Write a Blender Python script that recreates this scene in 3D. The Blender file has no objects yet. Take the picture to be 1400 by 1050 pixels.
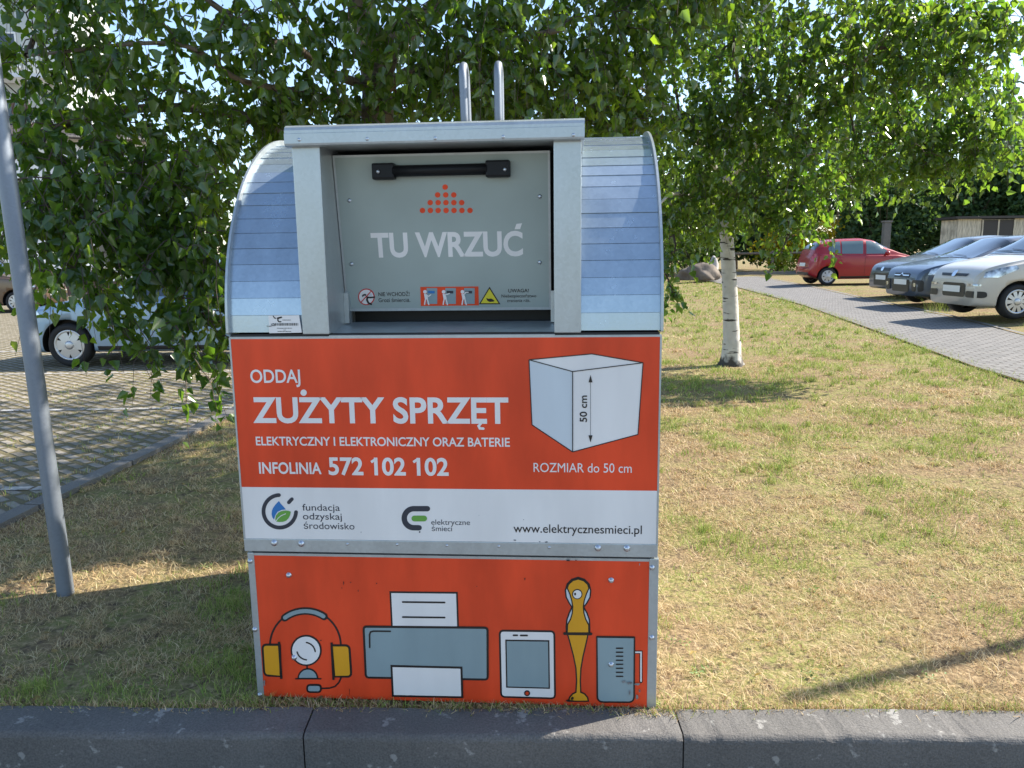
import bpy, bmesh, math, random
import numpy as np
from mathutils import Vector, Matrix
from mathutils.bvhtree import BVHTree
from mathutils.geometry import tessellate_polygon

random.seed(7)
rng = np.random.default_rng(7)
R = math.radians
scene = bpy.context.scene
COL = scene.collection

# ------------------------------------------------------------------ camera, sky, sun, exposure
FOC, PITCH, ROLL, EYE = 1060.0, R(9.661), R(0.775), 1.5
_f = np.array([0, math.cos(PITCH), -math.sin(PITCH)])
_r = np.array([1.0, 0, 0])
_u = np.cross(_r, _f)
CR = math.cos(ROLL) * _r - math.sin(ROLL) * _u
CU = math.cos(ROLL) * _u + math.sin(ROLL) * _r
cam_data = bpy.data.cameras.new('camera')
cam = bpy.data.objects.new('camera', cam_data)
COL.objects.link(cam)
cam.matrix_world = Matrix(((CR[0], CU[0], -_f[0], 0), (CR[1], CU[1], -_f[1], 0),
                           (CR[2], CU[2], -_f[2], EYE), (0, 0, 0, 1)))
cam_data.sensor_width = 36
cam_data.lens = FOC * 36 / 1400
cam_data.clip_start = 0.05
cam_data.clip_end = 800
scene.camera = cam

SUN_AZ, SUN_EL = R(19), R(40)          # azimuth counted from +X towards +Y
world = bpy.data.worlds.new('World')
scene.world = world
world.use_nodes = True
nt = world.node_tree
bg = nt.nodes['Background']
sky = nt.nodes.new('ShaderNodeTexSky')
sky.sky_type = 'NISHITA'
sky.sun_disc = False
sky.sun_elevation = SUN_EL
sky.sun_rotation = math.pi / 2 - SUN_AZ
sky.air_density = 1.0
sky.dust_density = 0.5
sky.ozone_density = 1.6
nt.links.new(sky.outputs[0], bg.inputs[0])
bg.inputs[1].default_value = 0.135
sun_data = bpy.data.lights.new('sun', 'SUN')
sun_data.energy = 5.0
sun_data.angle = R(0.5)
sun_data.color = (1.0, 0.94, 0.84)
sun = bpy.data.objects.new('sun', sun_data)
COL.objects.link(sun)
L = Vector((math.cos(SUN_EL) * math.cos(SUN_AZ), math.cos(SUN_EL) * math.sin(SUN_AZ), math.sin(SUN_EL)))
sun.rotation_euler = (-L).to_track_quat('-Z', 'Y').to_euler()
vs = scene.view_settings
vs.view_transform = 'Standard'
vs.look = 'None'
vs.gamma = 1
vs.use_curve_mapping = False
vs.exposure = 1.2
scene.cycles.max_bounces = 8
scene.cycles.transparent_max_bounces = 6


# ------------------------------------------------------------------ surveying helpers (photo measurement -> metres)
def ray(px, py):
    return _f + CR * ((px - 700) / FOC) - CU * ((py - 525) / FOC)

def at(px, py, Y):
    r = ray(px, py)
    return np.array([0, 0, EYE]) + r * (Y / r[1])

BYAW = R(4.312)
BO = np.array([-0.886, 2.426, 0.0])
BX = np.array([math.cos(BYAW), -math.sin(BYAW), 0])
BY = np.array([math.sin(BYAW), math.cos(BYAW), 0])

def onbox(px, py, d0=0.0, slope=0.0, zref=0.0):
    """photo point -> (u, v) on the container plane at depth d0 + slope*(v - zref)"""
    n = BY.copy(); n = n - slope * np.array([0, 0, 1.0])
    p0 = BO + BY * d0 + np.array([0, 0, zref])
    c = np.array([0, 0, EYE]); r = ray(px, py)
    t = ((p0 - c) @ n) / (r @ n)
    q = c + r * t - BO
    return np.array([q @ BX, q[2]])

def ground_z(x):
    return float(np.clip(0.036 * (x - 2.9), 0, 0.27))


# ------------------------------------------------------------------ materials
def mat(name, col, rough=0.6, metal=0.0, spec=0.5, coat=0.0, noise=0.0, nscale=20.0, bump=0.0, bscale=80.0,
        col2=None, trans=None, stretch=None, detail=4.0, attr=None):
    m = bpy.data.materials.new(name)
    m.use_nodes = True
    t = m.node_tree; N = t.nodes; K = t.links
    b = N['Principled BSDF']
    b.inputs['Base Color'].default_value = (*col, 1)
    b.inputs['Roughness'].default_value = rough
    b.inputs['Metallic'].default_value = metal
    b.inputs['Specular IOR Level'].default_value = spec
    b.inputs['Coat Weight'].default_value = coat
    b.inputs['Coat Roughness'].default_value = 0.06
    co = None
    if noise or col2 or bump:
        tc = N.new('ShaderNodeTexCoord')
        co = tc.outputs['Object']
        if stretch:
            mp = N.new('ShaderNodeMapping'); mp.inputs['Scale'].default_value = stretch
            K.new(co, mp.inputs['Vector']); co = mp.outputs['Vector']
    if noise or col2:
        nz = N.new('ShaderNodeTexNoise'); nz.inputs['Scale'].default_value = nscale
        nz.inputs['Detail'].default_value = detail
        K.new(co, nz.inputs['Vector'])
        cr = N.new('ShaderNodeValToRGB')
        c2 = col2 if col2 else tuple(min(1, c * (1 + noise)) for c in col)
        c1 = col if col2 else tuple(c * (1 - noise) for c in col)
        cr.color_ramp.elements[0].position = 0.35; cr.color_ramp.elements[0].color = (*c1, 1)
        cr.color_ramp.elements[1].position = 0.65; cr.color_ramp.elements[1].color = (*c2, 1)
        K.new(nz.outputs['Fac'], cr.inputs['Fac'])
        K.new(cr.outputs['Color'], b.inputs['Base Color'])
        rr = N.new('ShaderNodeMapRange'); rr.inputs['To Min'].default_value = rough * 0.85
        rr.inputs['To Max'].default_value = min(1, rough * 1.15)
        K.new(nz.outputs['Fac'], rr.inputs['Value']); K.new(rr.outputs[0], b.inputs['Roughness'])
    if bump:
        bz = N.new('ShaderNodeTexNoise'); bz.inputs['Scale'].default_value = bscale; bz.inputs['Detail'].default_value = 5
        K.new(co, bz.inputs['Vector'])
        bp = N.new('ShaderNodeBump'); bp.inputs['Strength'].default_value = bump; bp.inputs['Distance'].default_value = 0.01
        K.new(bz.outputs['Fac'], bp.inputs['Height']); K.new(bp.outputs[0], b.inputs['Normal'])
    return m

def leaf_mat(name, c_dark, c_light, t_dark, t_light, tfac=0.45, rough=0.34, spec=0.5):
    m = bpy.data.materials.new(name); m.use_nodes = True
    t = m.node_tree; N = t.nodes; K = t.links
    b = N['Principled BSDF']; b.inputs['Roughness'].default_value = rough
    b.inputs['Specular IOR Level'].default_value = spec
    at_ = N.new('ShaderNodeAttribute'); at_.attribute_name = 'tone'
    def ramp(a, c):
        r = N.new('ShaderNodeMix'); r.data_type = 'RGBA'
        r.inputs[6].default_value = (*a, 1); r.inputs[7].default_value = (*c, 1)
        K.new(at_.outputs['Fac'], r.inputs[0]); return r.outputs[2]
    K.new(ramp(c_dark, c_light), b.inputs['Base Color'])
    tr = N.new('ShaderNodeBsdfTranslucent'); K.new(ramp(t_dark, t_light), tr.inputs['Color'])
    mx = N.new('ShaderNodeMixShader'); mx.inputs[0].default_value = tfac
    K.new(b.outputs[0], mx.inputs[1]); K.new(tr.outputs[0], mx.inputs[2])
    K.new(mx.outputs[0], N['Material Output'].inputs['Surface'])
    return m

def zinc_mat(name, col, rough, spangle=26.0):
    m = bpy.data.materials.new(name); m.use_nodes = True
    t = m.node_tree; N = t.nodes; K = t.links; b = N['Principled BSDF']
    b.inputs['Metallic'].default_value = 0.55
    tc = N.new('ShaderNodeTexCoord')
    vo = N.new('ShaderNodeTexVoronoi'); vo.inputs['Scale'].default_value = spangle * 4
    K.new(tc.outputs['Object'], vo.inputs['Vector'])
    nz = N.new('ShaderNodeTexNoise'); nz.inputs['Scale'].default_value = 7; nz.inputs['Detail'].default_value = 8
    mp = N.new('ShaderNodeMapping'); mp.inputs['Scale'].default_value = (1.6, 1.6, 0.6)
    K.new(tc.outputs['Object'], mp.inputs['Vector']); K.new(mp.outputs[0], nz.inputs['Vector'])
    ad = N.new('ShaderNodeMath'); ad.operation = 'MULTIPLY_ADD'; ad.inputs[1].default_value = 0.28
    K.new(vo.outputs['Color'], ad.inputs[0]); K.new(nz.outputs['Fac'], ad.inputs[2])
    cr = N.new('ShaderNodeValToRGB')
    cr.color_ramp.elements[0].position = 0.3; cr.color_ramp.elements[0].color = (*[c * 0.87 for c in col], 1)
    cr.color_ramp.elements[1].position = 0.95; cr.color_ramp.elements[1].color = (*[min(1, c * 1.12) for c in col], 1)
    K.new(ad.outputs[0], cr.inputs['Fac']); K.new(cr.outputs[0], b.inputs['Base Color'])
    mr = N.new('ShaderNodeMapRange'); mr.inputs['To Min'].default_value = rough - 0.06; mr.inputs['To Max'].default_value = rough + 0.1
    K.new(ad.outputs[0], mr.inputs['Value']); K.new(mr.outputs[0], b.inputs['Roughness'])
    bp = N.new('ShaderNodeBump'); bp.inputs['Strength'].default_value = 0.12; bp.inputs['Distance'].default_value = 0.004
    K.new(ad.outputs[0], bp.inputs['Height']); K.new(bp.outputs[0], b.inputs['Normal'])
    return m

M = {}
M['zinc'] = zinc_mat('galvanised_steel', (0.44, 0.47, 0.47), 0.30)
M['zinc_strip'] = zinc_mat('galvanised_strip', (0.38, 0.45, 0.51), 0.20)
M['zinc_strip'].node_tree.nodes['Principled BSDF'].inputs['Metallic'].default_value = 0.64
M['zinc_strip'].node_tree.nodes['Bump'].inputs['Strength'].default_value = 0.04
M['zinc_post'] = zinc_mat('galvanised_tube', (0.22, 0.245, 0.28), 0.5)
M['dark_steel'] = mat('dark_steel', (0.05, 0.055, 0.06), 0.5, 0.6)
M['rubber'] = mat('black_rubber', (0.012, 0.012, 0.013), 0.55)
M['black_plastic'] = mat('black_plastic', (0.008, 0.008, 0.009), 0.45, spec=0.25, bump=0.05, bscale=200)
def print_mat(name, col, grime=0.10):
    m = mat(name, col, 0.34, spec=0.32, noise=grime, nscale=2.2, detail=9, bump=0.02, bscale=6, stretch=(3.2, 1, 0.9))
    return m
M['orange'] = print_mat('orange_print', (0.71, 0.064, 0.018), 0.15)
M['white'] = print_mat('white_print', (0.76, 0.72, 0.68), 0.05)
M['grey'] = print_mat('grey_print', (0.245, 0.315, 0.325), 0.06)
M['yellow'] = print_mat('yellow_print', (0.68, 0.32, 0.018), 0.06)
M['ink'] = mat('black_print', (0.012, 0.010, 0.010), 0.35)
M['navy'] = mat('slate_print', (0.028, 0.032, 0.045), 0.4)
M['blue'] = mat('blue_print', (0.02, 0.16, 0.42), 0.4)
M['green'] = mat('green_print', (0.13, 0.33, 0.05), 0.4)
M['red'] = mat('red_print', (0.55, 0.03, 0.03), 0.4)
M['sign_yellow'] = mat('sign_yellow_print', (0.65, 0.55, 0.03), 0.4)
M['hatch_paint'] = mat('grey_painted_steel', (0.33, 0.385, 0.36), 0.36, 0.2, noise=0.07, nscale=3.5, detail=8, bump=0.02, bscale=5)
M['scuff'] = mat('scuffed_metal', (0.22, 0.23, 0.24), 0.55, 0.5, noise=0.4, nscale=60)
M['bolt'] = mat('zinc_bolt', (0.55, 0.57, 0.60), 0.35, 0.9)


# ------------------------------------------------------------------ mesh helpers
class MB:
    def __init__(s):
        s.v = []; s.f = []; s.m = []; s.sm = []
    def add(s, verts, faces, mi=0, smooth=False):
        o = len(s.v); s.v += [tuple(map(float, p)) for p in verts]
        for f in faces:
            s.f.append([o + i for i in f]); s.m.append(mi); s.sm.append(smooth)
    def box(s, lo, hi, mi=0):
        x0, y0, z0 = lo; x1, y1, z1 = hi
        s.add([(x0, y0, z0), (x1, y0, z0), (x1, y1, z0), (x0, y1, z0), (x0, y0, z1), (x1, y0, z1), (x1, y1, z1), (x0, y1, z1)],
              [(0, 3, 2, 1), (4, 5, 6, 7), (0, 1, 5, 4), (1, 2, 6, 5), (2, 3, 7, 6), (3, 0, 4, 7)], mi)
    def bbox(s, lo, hi, r=0.004, mi=0):
        """box with chamfered edges"""
        bm = bmesh.new()
        c = [(a + b) / 2 for a, b in zip(lo, hi)]; d = [b - a for a, b in zip(lo, hi)]
        bmesh.ops.create_cube(bm, size=1, matrix=Matrix.Translation(c) @ Matrix.Diagonal((*d, 1)))
        bmesh.ops.bevel(bm, geom=bm.edges[:], offset=r, segments=2, affect='EDGES', profile=0.6)
        s.addbm(bm, mi)
    def addbm(s, bm, mi=0, smooth=False):
        bm.verts.index_update()
        s.add([v.co[:] for v in bm.verts], [[v.index for v in f.verts] for f in bm.faces], mi, smooth)
        bm.free()
    def prism(s, poly, axis, a, b, mi=0, smooth=False):
        """poly: list of 2-D points in the plane normal to axis (x: (y,z), y: (x,z), z: (x,y))"""
        def P(p, t):
            return {'x': (t, p[0], p[1]), 'y': (p[0], t, p[1]), 'z': (p[0], p[1], t)}[axis]
        n = len(poly)
        s.add([P(p, a) for p in poly] + [P(p, b) for p in poly],
              [(i, (i + 1) % n, n + (i + 1) % n, n + i) for i in range(n)], mi, smooth)
        s.add([P(p, a) for p in poly], [tuple(range(n))[::-1]], mi)
        s.add([P(p, b) for p in poly], [tuple(range(n))], mi)
    def tube(s, pts, rad, n=8, mi=0, cap=True):
        pts = [np.array(p, float) for p in pts]
        if not hasattr(rad, '__len__'): rad = [rad] * len(pts)
        rings = []; up = None
        for i, p in enumerate(pts):
            d = pts[min(i + 1, len(pts) - 1)] - pts[max(i - 1, 0)]
            d = d / (np.linalg.norm(d) + 1e-12)
            if up is None:
                up = np.array([1.0, 0, 0]) if abs(d[0]) < 0.8 else np.array([0, 1.0, 0])
            a = up - d * (up @ d); a /= np.linalg.norm(a) + 1e-12; up = a
            b = np.cross(d, a)
            rings.append([p + rad[i] * (math.cos(t) * a + math.sin(t) * b) for t in np.linspace(0, 2 * math.pi, n, endpoint=False)])
        vv = [q for rr in rings for q in rr]; ff = []
        for i in range(len(pts) - 1):
            for j in range(n):
                ff.append((i * n + j, i * n + (j + 1) % n, (i + 1) * n + (j + 1) % n, (i + 1) * n + j))
        s.add(vv, ff, mi, True)
        if cap:
            s.add(rings[0], [tuple(range(n))[::-1]], mi); s.add(rings[-1], [tuple(range(n))], mi)
    def lathe(s, prof, c, axis='z', n=24, mi=0, smooth=True):
        vv = []; ff = []; k = len(prof)
        for t in np.linspace(0, 2 * math.pi, n, endpoint=False):
            for r_, h in prof:
                x, y = r_ * math.cos(t), r_ * math.sin(t)
                p = {'z': (x, y, h), 'y': (x, h, y), 'x': (h, x, y)}[axis]
                vv.append((p[0] + c[0], p[1] + c[1], p[2] + c[2]))
        for i in range(n):
            for j in range(k - 1):
                a, b = i * k + j, ((i + 1) % n) * k + j
                ff.append((a, b, b + 1, a + 1))
        s.add(vv, ff, mi, smooth)
    def build(s, name, mats, parent=None, loc=None):
        me = bpy.data.meshes.new(name)
        me.from_pydata(s.v, [], s.f); me.update()
        for m in (mats if isinstance(mats, (list, tuple)) else [mats]): me.materials.append(m)
        me.polygons.foreach_set('material_index', s.m); me.polygons.foreach_set('use_smooth', s.sm)
        bm = bmesh.new(); bm.from_mesh(me)
        bmesh.ops.remove_doubles(bm, verts=bm.verts, dist=1e-6)
        bm.to_mesh(me); bm.free()
        o = bpy.data.objects.new(name, me); COL.objects.link(o)
        if parent: o.parent = parent
        if loc is not None: o.location = loc
        return o

def fast_mesh(name, verts, quads, mats, parent=None, tone=None, smooth=False, mi=None):
    me = bpy.data.meshes.new(name)
    nv, nf = len(verts), len(quads); k = quads.shape[1]
    me.vertices.add(nv); me.vertices.foreach_set('co', np.ascontiguousarray(verts, np.float32).ravel())
    me.loops.add(nf * k); me.loops.foreach_set('vertex_index', np.ascontiguousarray(quads, np.int32).ravel())
    me.polygons.add(nf); me.polygons.foreach_set('loop_start', np.arange(0, nf * k, k, dtype=np.int32))
    me.update(calc_edges=True)
    me.validate()
    for m in mats: me.materials.append(m)
    if smooth: me.polygons.foreach_set('use_smooth', np.ones(nf, bool))
    if mi is not None: me.polygons.foreach_set('material_index', mi.astype(np.int32))
    if tone is not None:
        a = me.attributes.new('tone', 'FLOAT', 'FACE'); a.data.foreach_set('value', np.ascontiguousarray(tone, np.float32))
    o = bpy.data.objects.new(name, me); COL.objects.link(o)
    if parent: o.parent = parent
    return o

def thing(name, label, cat, loc=(0, 0, 0), rz=0.0, group=None):
    o = bpy.data.objects.new(name, None); COL.objects.link(o)
    o.location = loc; o.rotation_euler = (0, 0, rz)
    return tag(o, label, cat, group)

def tag(o, label=None, cat=None, group=None, kind=None):
    if label: o['label'] = label
    if cat: o['category'] = cat
    if group: o['group'] = group
    if kind: o['kind'] = kind
    return o

def share(src, parent, loc):
    c = src.copy(); COL.objects.link(c); c.parent = parent; c.location = loc
    return c


# ------------------------------------------------------------------ SETTING: ground sheets
def noise_ground(name, cols, scales, bump=0.6):
    """lawn soil: straw litter, bare soil and green patches mixed by noises"""
    m = bpy.data.materials.new(name); m.use_nodes = True
    t = m.node_tree; N = t.nodes; K = t.links; b = N['Principled BSDF']
    b.inputs['Roughness'].default_value = 0.95; b.inputs['Specular IOR Level'].default_value = 0.1
    tc = N.new('ShaderNodeTexCoord')
    last = None
    for i, (c, sc, lo, hi) in enumerate(zip(cols, scales, [0, 0.42, 0.5, 0.48], [1, 0.58, 0.62, 0.66])):
        if i == 0:
            rgb = N.new('ShaderNodeRGB'); rgb.outputs[0].default_value = (*c, 1); last = rgb.outputs[0]; continue
        nz = N.new('ShaderNodeTexNoise'); nz.inputs['Scale'].default_value = sc; nz.inputs['Detail'].default_value = 9
        nz.inputs['Roughness'].default_value = 0.7
        K.new(tc.outputs['Object'], nz.inputs['Vector'])
        mr = N.new('ShaderNodeMapRange'); mr.inputs['From Min'].default_value = lo; mr.inputs['From Max'].default_value = hi
        K.new(nz.outputs['Fac'], mr.inputs['Value'])
        mx = N.new('ShaderNodeMix'); mx.data_type = 'RGBA'
        K.new(mr.outputs[0], mx.inputs[0]); K.new(last, mx.inputs[6]); mx.inputs[7].default_value = (*c, 1)
        last = mx.outputs[2]
    K.new(last, b.inputs['Base Color'])
    bz = N.new('ShaderNodeTexNoise'); bz.inputs['Scale'].default_value = 60; bz.inputs['Detail'].default_value = 8
    K.new(tc.outputs['Object'], bz.inputs['Vector'])
    bp = N.new('ShaderNodeBump'); bp.inputs['Strength'].default_value = bump; bp.inputs['Distance'].default_value = 0.03
    K.new(bz.outputs['Fac'], bp.inputs['Height']); K.new(bp.outputs[0], b.inputs['Normal'])
    return m

M['lawn'] = noise_ground('lawn_soil', [(0.215, 0.148, 0.082), (0.20, 0.20, 0.065), (0.105, 0.074, 0.048), (0.40, 0.29, 0.165)], [0, 1.3, 14, 38])

def kerb_back(x): return 2.345 - 0.030 * x
KERB_D = 0.15

def strip_sheet(name, xs, yf0, yf1, z_off, m, ny=2):
    mb = MB()
    n = len(xs); vv = []
    for x in xs:
        for k in range(ny):
            y = yf0(x) + (yf1(x) - yf0(x)) * k / (ny - 1)
            vv.append((x, y, ground_z(x) + z_off))
    ff = [(i * ny + k, (i + 1) * ny + k, (i + 1) * ny + k + 1, i * ny + k + 1) for i in range(n - 1) for k in range(ny - 1)]
    mb.add(vv, ff)
    o = mb.build(name, m); tag(o, kind='structure'); return o

GX = [-260, -40, -2.8, 0.5, 2.9, 10.4, 40, 320]
strip_sheet('lawn', GX, lambda x: kerb_back(max(-40, min(40, x))), lambda x: 420, 0, M['lawn'])

M['asphalt'] = mat('asphalt', (0.125, 0.118, 0.11), 0.9, noise=0.3, nscale=90, bump=0.5, bscale=220)
mb = MB(); mb.add([(-260, -200, -0.125), (320, -200, -0.125), (320, 2.4, -0.125), (-260, 2.4, -0.125)], [(0, 1, 2, 3)])
tag(mb.build('road', M['asphalt']), kind='structure')

def concrete_mat(name, c, spot, sc=1.0):
    m = mat(name, c, 0.9, bump=0.35, bscale=180)
    t = m.node_tree; N = t.nodes; K = t.links; b = N['Principled BSDF']
    tc = N.new('ShaderNodeTexCoord')
    nz = N.new('ShaderNodeTexNoise'); nz.inputs['Scale'].default_value = 160; nz.inputs['Detail'].default_value = 6
    n2 = N.new('ShaderNodeTexNoise'); n2.inputs['Scale'].default_value = 14 * sc; n2.inputs['Detail'].default_value = 5; n2.inputs['Roughness'].default_value = 0.6
    n3 = N.new('ShaderNodeTexNoise'); n3.inputs['Scale'].default_value = 3 * sc
    for n_ in (nz, n2, n3): K.new(tc.outputs['Object'], n_.inputs['Vector'])
    a = N.new('ShaderNodeValToRGB'); a.color_ramp.elements[0].position = 0.3; a.color_ramp.elements[1].position = 0.7
    a.color_ramp.elements[0].color = (*[x * 0.72 for x in c], 1); a.color_ramp.elements[1].color = (*[x * 1.25 for x in c], 1)
    K.new(nz.outputs['Fac'], a.inputs['Fac'])
    r2 = N.new('ShaderNodeMapRange'); r2.inputs['From Min'].default_value = 0.615; r2.inputs['From Max'].default_value = 0.665
    K.new(n2.outputs['Fac'], r2.inputs['Value'])
    mx = N.new('ShaderNodeMix'); mx.data_type = 'RGBA'; mx.inputs[7].default_value = (*spot, 1)
    K.new(r2.outputs[0], mx.inputs[0]); K.new(a.outputs[0], mx.inputs[6])
    mu = N.new('ShaderNodeMix'); mu.data_type = 'RGBA'; mu.blend_type = 'MULTIPLY'; mu.inputs[0].default_value = 0.5
    K.new(mx.outputs[2], mu.inputs[6]); K.new(n3.outputs['Fac'], mu.inputs[7])
    K.new(mu.outputs[2], b.inputs['Base Color'])
    return m
M['kerb'] = concrete_mat('kerb_concrete', (0.16, 0.148, 0.135), (0.36, 0.34, 0.31))

# kerb stones: rounded front edge, small joints; one object per stone
def kerb_stone(x0, x1, label):
    prof = [(0.0, -0.30), (KERB_D, -0.30), (KERB_D, 0.012)]       # (distance towards the back, z)
    back_top = (KERB_D - 0.006, 0.018)
    prof.append(back_top)
    for k in range(7):
        a = math.pi / 2 + k * (math.pi / 2) / 6
        prof.append((0.022 + 0.022 * math.cos(a), -0.008 + 0.022 * math.sin(a)))
    nx = 60; vv = []; ff = []; k = len(prof)
    Lx = x1 - x0
    for i in range(nx + 1):
        x = x0 + Lx * i / nx
        e = 0.004 if i in (0, nx) else 0.0
        for (d, z) in prof:
            j = (random.random() - 0.5) * 0.0022
            ch = max(0, 0.012 * (math.sin(x * 23.7) * math.sin(x * 9.1 + 2) - 0.55)) * (abs(d - 0.012) < 0.03) * (z > -0.05)
            yy = kerb_back(x) - KERB_D + d
            vv.append((x + (j * 1.2 if i in (0, nx) else 0), yy + (e if d < 0.03 else 0) + j + ch, z - e * (z > 0) + j - ch + 0.0025 * math.sin(x * 7)))
    for i in range(nx):
        for j in range(k):
            ff.append((i * k + j, i * k + (j + 1) % k, (i + 1) * k + (j + 1) % k, (i + 1) * k + j))
    ff.append(tuple(range(k))); ff.append(tuple(range(nx * k, nx * k + k))[::-1])
    mb = MB(); mb.add([(a - (x0 + x1) / 2, b - kerb_back((x0 + x1) / 2), c) for a, b, c in vv], ff, 0, False)
    o = mb.build('kerb_stone', M['kerb'], loc=((x0 + x1) / 2, kerb_back((x0 + x1) / 2), 0))
    tag(o, label, 'kerb stone', 'kerb stones along the road')
    return o
kerb_stone(-1.865, -0.6745, 'shaded grey kerb stone at the left, in front of the leaning steel post')
kerb_stone(-0.6695, 0.5155, 'middle grey kerb stone directly in front of the orange container')
kerb_stone(0.5205, 1.705, 'sunlit grey kerb stone at the right, in front of the dry lawn')

# the kerb running on along the road, outside the picture
for x0_, x1_ in ((-40, -1.870), (1.710, 40)):
    c = MB(); y0_, y1_ = kerb_back(x0_), kerb_back(x1_)
    pr_ = [(-.15, -.3), (0, -.3), (0, .016), (-.128, .014), (-.145, .006), (-.15, -.012)]
    c.add([(x0_, y0_ + d, z) for d, z in pr_] + [(x1_, y1_ + d, z) for d, z in pr_], [(i, (i + 1) % 6, 6 + (i + 1) % 6, 6 + i) for i in range(6)] + [(5, 4, 3, 2, 1, 0), (6, 7, 8, 9, 10, 11)])
    tag(c.build('kerb_line', M['kerb']), kind='structure')
# ------------------------------------------------------------------ left parking bay: openwork pavers, edging strip, markings
def paver_mat(name, concrete, fill, mortar, bw, rh, ms, rot, fill2, sm=0.1):
    m = bpy.data.materials.new(name); m.use_nodes = True
    t = m.node_tree; N = t.nodes; K = t.links; b = N['Principled BSDF']; b.inputs['Roughness'].default_value = 0.92
    b.inputs['Specular IOR Level'].default_value = 0.2
    tc = N.new('ShaderNodeTexCoord'); mp = N.new('ShaderNodeMapping'); mp.inputs['Rotation'].default_value = (0, 0, rot)
    K.new(tc.outputs['Object'], mp.inputs['Vector'])
    br = N.new('ShaderNodeTexBrick'); br.inputs['Scale'].default_value = 1.0
    br.inputs['Brick Width'].default_value = bw; br.inputs['Row Height'].default_value = rh
    br.inputs['Mortar Size'].default_value = ms; br.inputs['Mortar Smooth'].default_value = sm
    br.inputs['Color1'].default_value = (*fill, 1); br.inputs['Color2'].default_value = (*fill2, 1); br.inputs['Mortar'].default_value = (*mortar, 1)
    wn = N.new('ShaderNodeTexNoise'); wn.inputs['Scale'].default_value = 11; wn.inputs['Detail'].default_value = 4
    K.new(mp.outputs[0], wn.inputs['Vector'])
    va = N.new('ShaderNodeVectorMath'); va.operation = 'SCALE'; va.inputs['Scale'].default_value = 0.02
    K.new(wn.outputs['Color'], va.inputs[0])
    vb = N.new('ShaderNodeVectorMath'); vb.operation = 'ADD'
    K.new(mp.outputs[0], vb.inputs[0]); K.new(va.outputs[0], vb.inputs[1]); K.new(vb.outputs[0], br.inputs['Vector'])
    nz = N.new('ShaderNodeTexNoise'); nz.inputs['Scale'].default_value = 30; nz.inputs['Detail'].default_value = 8; nz.inputs['Roughness'].default_value = 0.75
    K.new(tc.outputs['Object'], nz.inputs['Vector'])
    mr = N.new('ShaderNodeMapRange'); mr.inputs['To Min'].default_value = 0.55; mr.inputs['To Max'].default_value = 1.45
    K.new(nz.outputs['Fac'], mr.inputs['Value'])
    mu = N.new('ShaderNodeMix'); mu.data_type = 'RGBA'; mu.blend_type = 'MULTIPLY'; mu.inputs[0].default_value = 1
    K.new(br.outputs['Color'], mu.inputs[6]); K.new(mr.outputs[0], mu.inputs[7])
    K.new(mu.outputs[2], b.inputs['Base Color'])
    bp = N.new('ShaderNodeBump'); bp.inputs['Strength'].default_value = 0.9; bp.inputs['Distance'].default_value = 0.02
    bp.invert = concrete
    K.new(br.outputs['Fac'], bp.inputs['Height']); K.new(bp.outputs[0], b.inputs['Normal'])
    return m
M['grass_paver'] = paver_mat('openwork_paver', True, (0.30, 0.265, 0.22), (0.15, 0.125, 0.065), 0.21, 0.105, 0.030, R(38), (0.21, 0.185, 0.145), 0.5)
M['path_paver'] = paver_mat('concrete_block_paver', True, (0.235, 0.222, 0.208), (0.08, 0.072, 0.06), 0.20, 0.10, 0.010, R(4), (0.19, 0.182, 0.172), 0.3)

EDGE = [(-3.12, -0.5), (-2.88, 4.19), (-2.66, 7.11), (-2.42, 10.4), (-1.9, 17.0), (-1.5, 22.0)]
def edge_x(y): return float(np.interp(y, [p[1] for p in EDGE], [p[0] for p in EDGE]))
mb = MB(); ys = [2.6, 4.19, 5.5, 7.11, 10.4, 17, 22, 34]
vv = []
for y in ys:
    vv += [(-46, y, 0.004), (edge_x(y) - 0.10, y, 0.004)]
mb.add(vv, [(2 * i, 2 * i + 1, 2 * i + 3, 2 * i + 2) for i in range(len(ys) - 1)])
tag(mb.build('parking_paving', M['grass_paver']), kind='structure')

mb = MB()
y = 2.5
while y < 22:
    y1 = y + 0.985
    j = (random.random() - 0.5) * 0.012
    mb.add([(edge_x(y) - 0.10 + j, y, -0.1), (edge_x(y) + j, y, -0.1), (edge_x(y1) + j, y1, -0.1), (edge_x(y1) - 0.10 + j, y1, -0.1),
            (edge_x(y) - 0.10 + j, y, 0.042), (edge_x(y) + j, y, 0.036), (edge_x(y1) + j, y1, 0.036), (edge_x(y1) - 0.10 + j, y1, 0.042)],
           [(4, 5, 6, 7), (0, 1, 5, 4), (1, 2, 6, 5), (2, 3, 7, 6), (3, 0, 4, 7)])
    y += 1.0
M['edging'] = concrete_mat('edging_concrete', (0.21, 0.195, 0.175), (0.30, 0.28, 0.25))
tag(mb.build('edging_kerb_line', M['edging']), kind='structure')

M['marking'] = mat('worn_white_marking', (0.50, 0.48, 0.45), 0.8, col2=(0.20, 0.18, 0.15), nscale=14, detail=9)
for yl in (4.93, 7.6, 10.07, 12.6):
    mb = MB(); xx = edge_x(yl) - 0.14
    while xx > -8.2:
        w = 0.19
        mb.add([(xx - w, yl - 0.04, 0.009), (xx, yl - 0.04, 0.009), (xx, yl + 0.04, 0.009), (xx - w, yl + 0.04, 0.009)], [(0, 1, 2, 3)])
        xx -= 0.215
    tag(mb.build('parking_marking', M['marking']), kind='structure')

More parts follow.
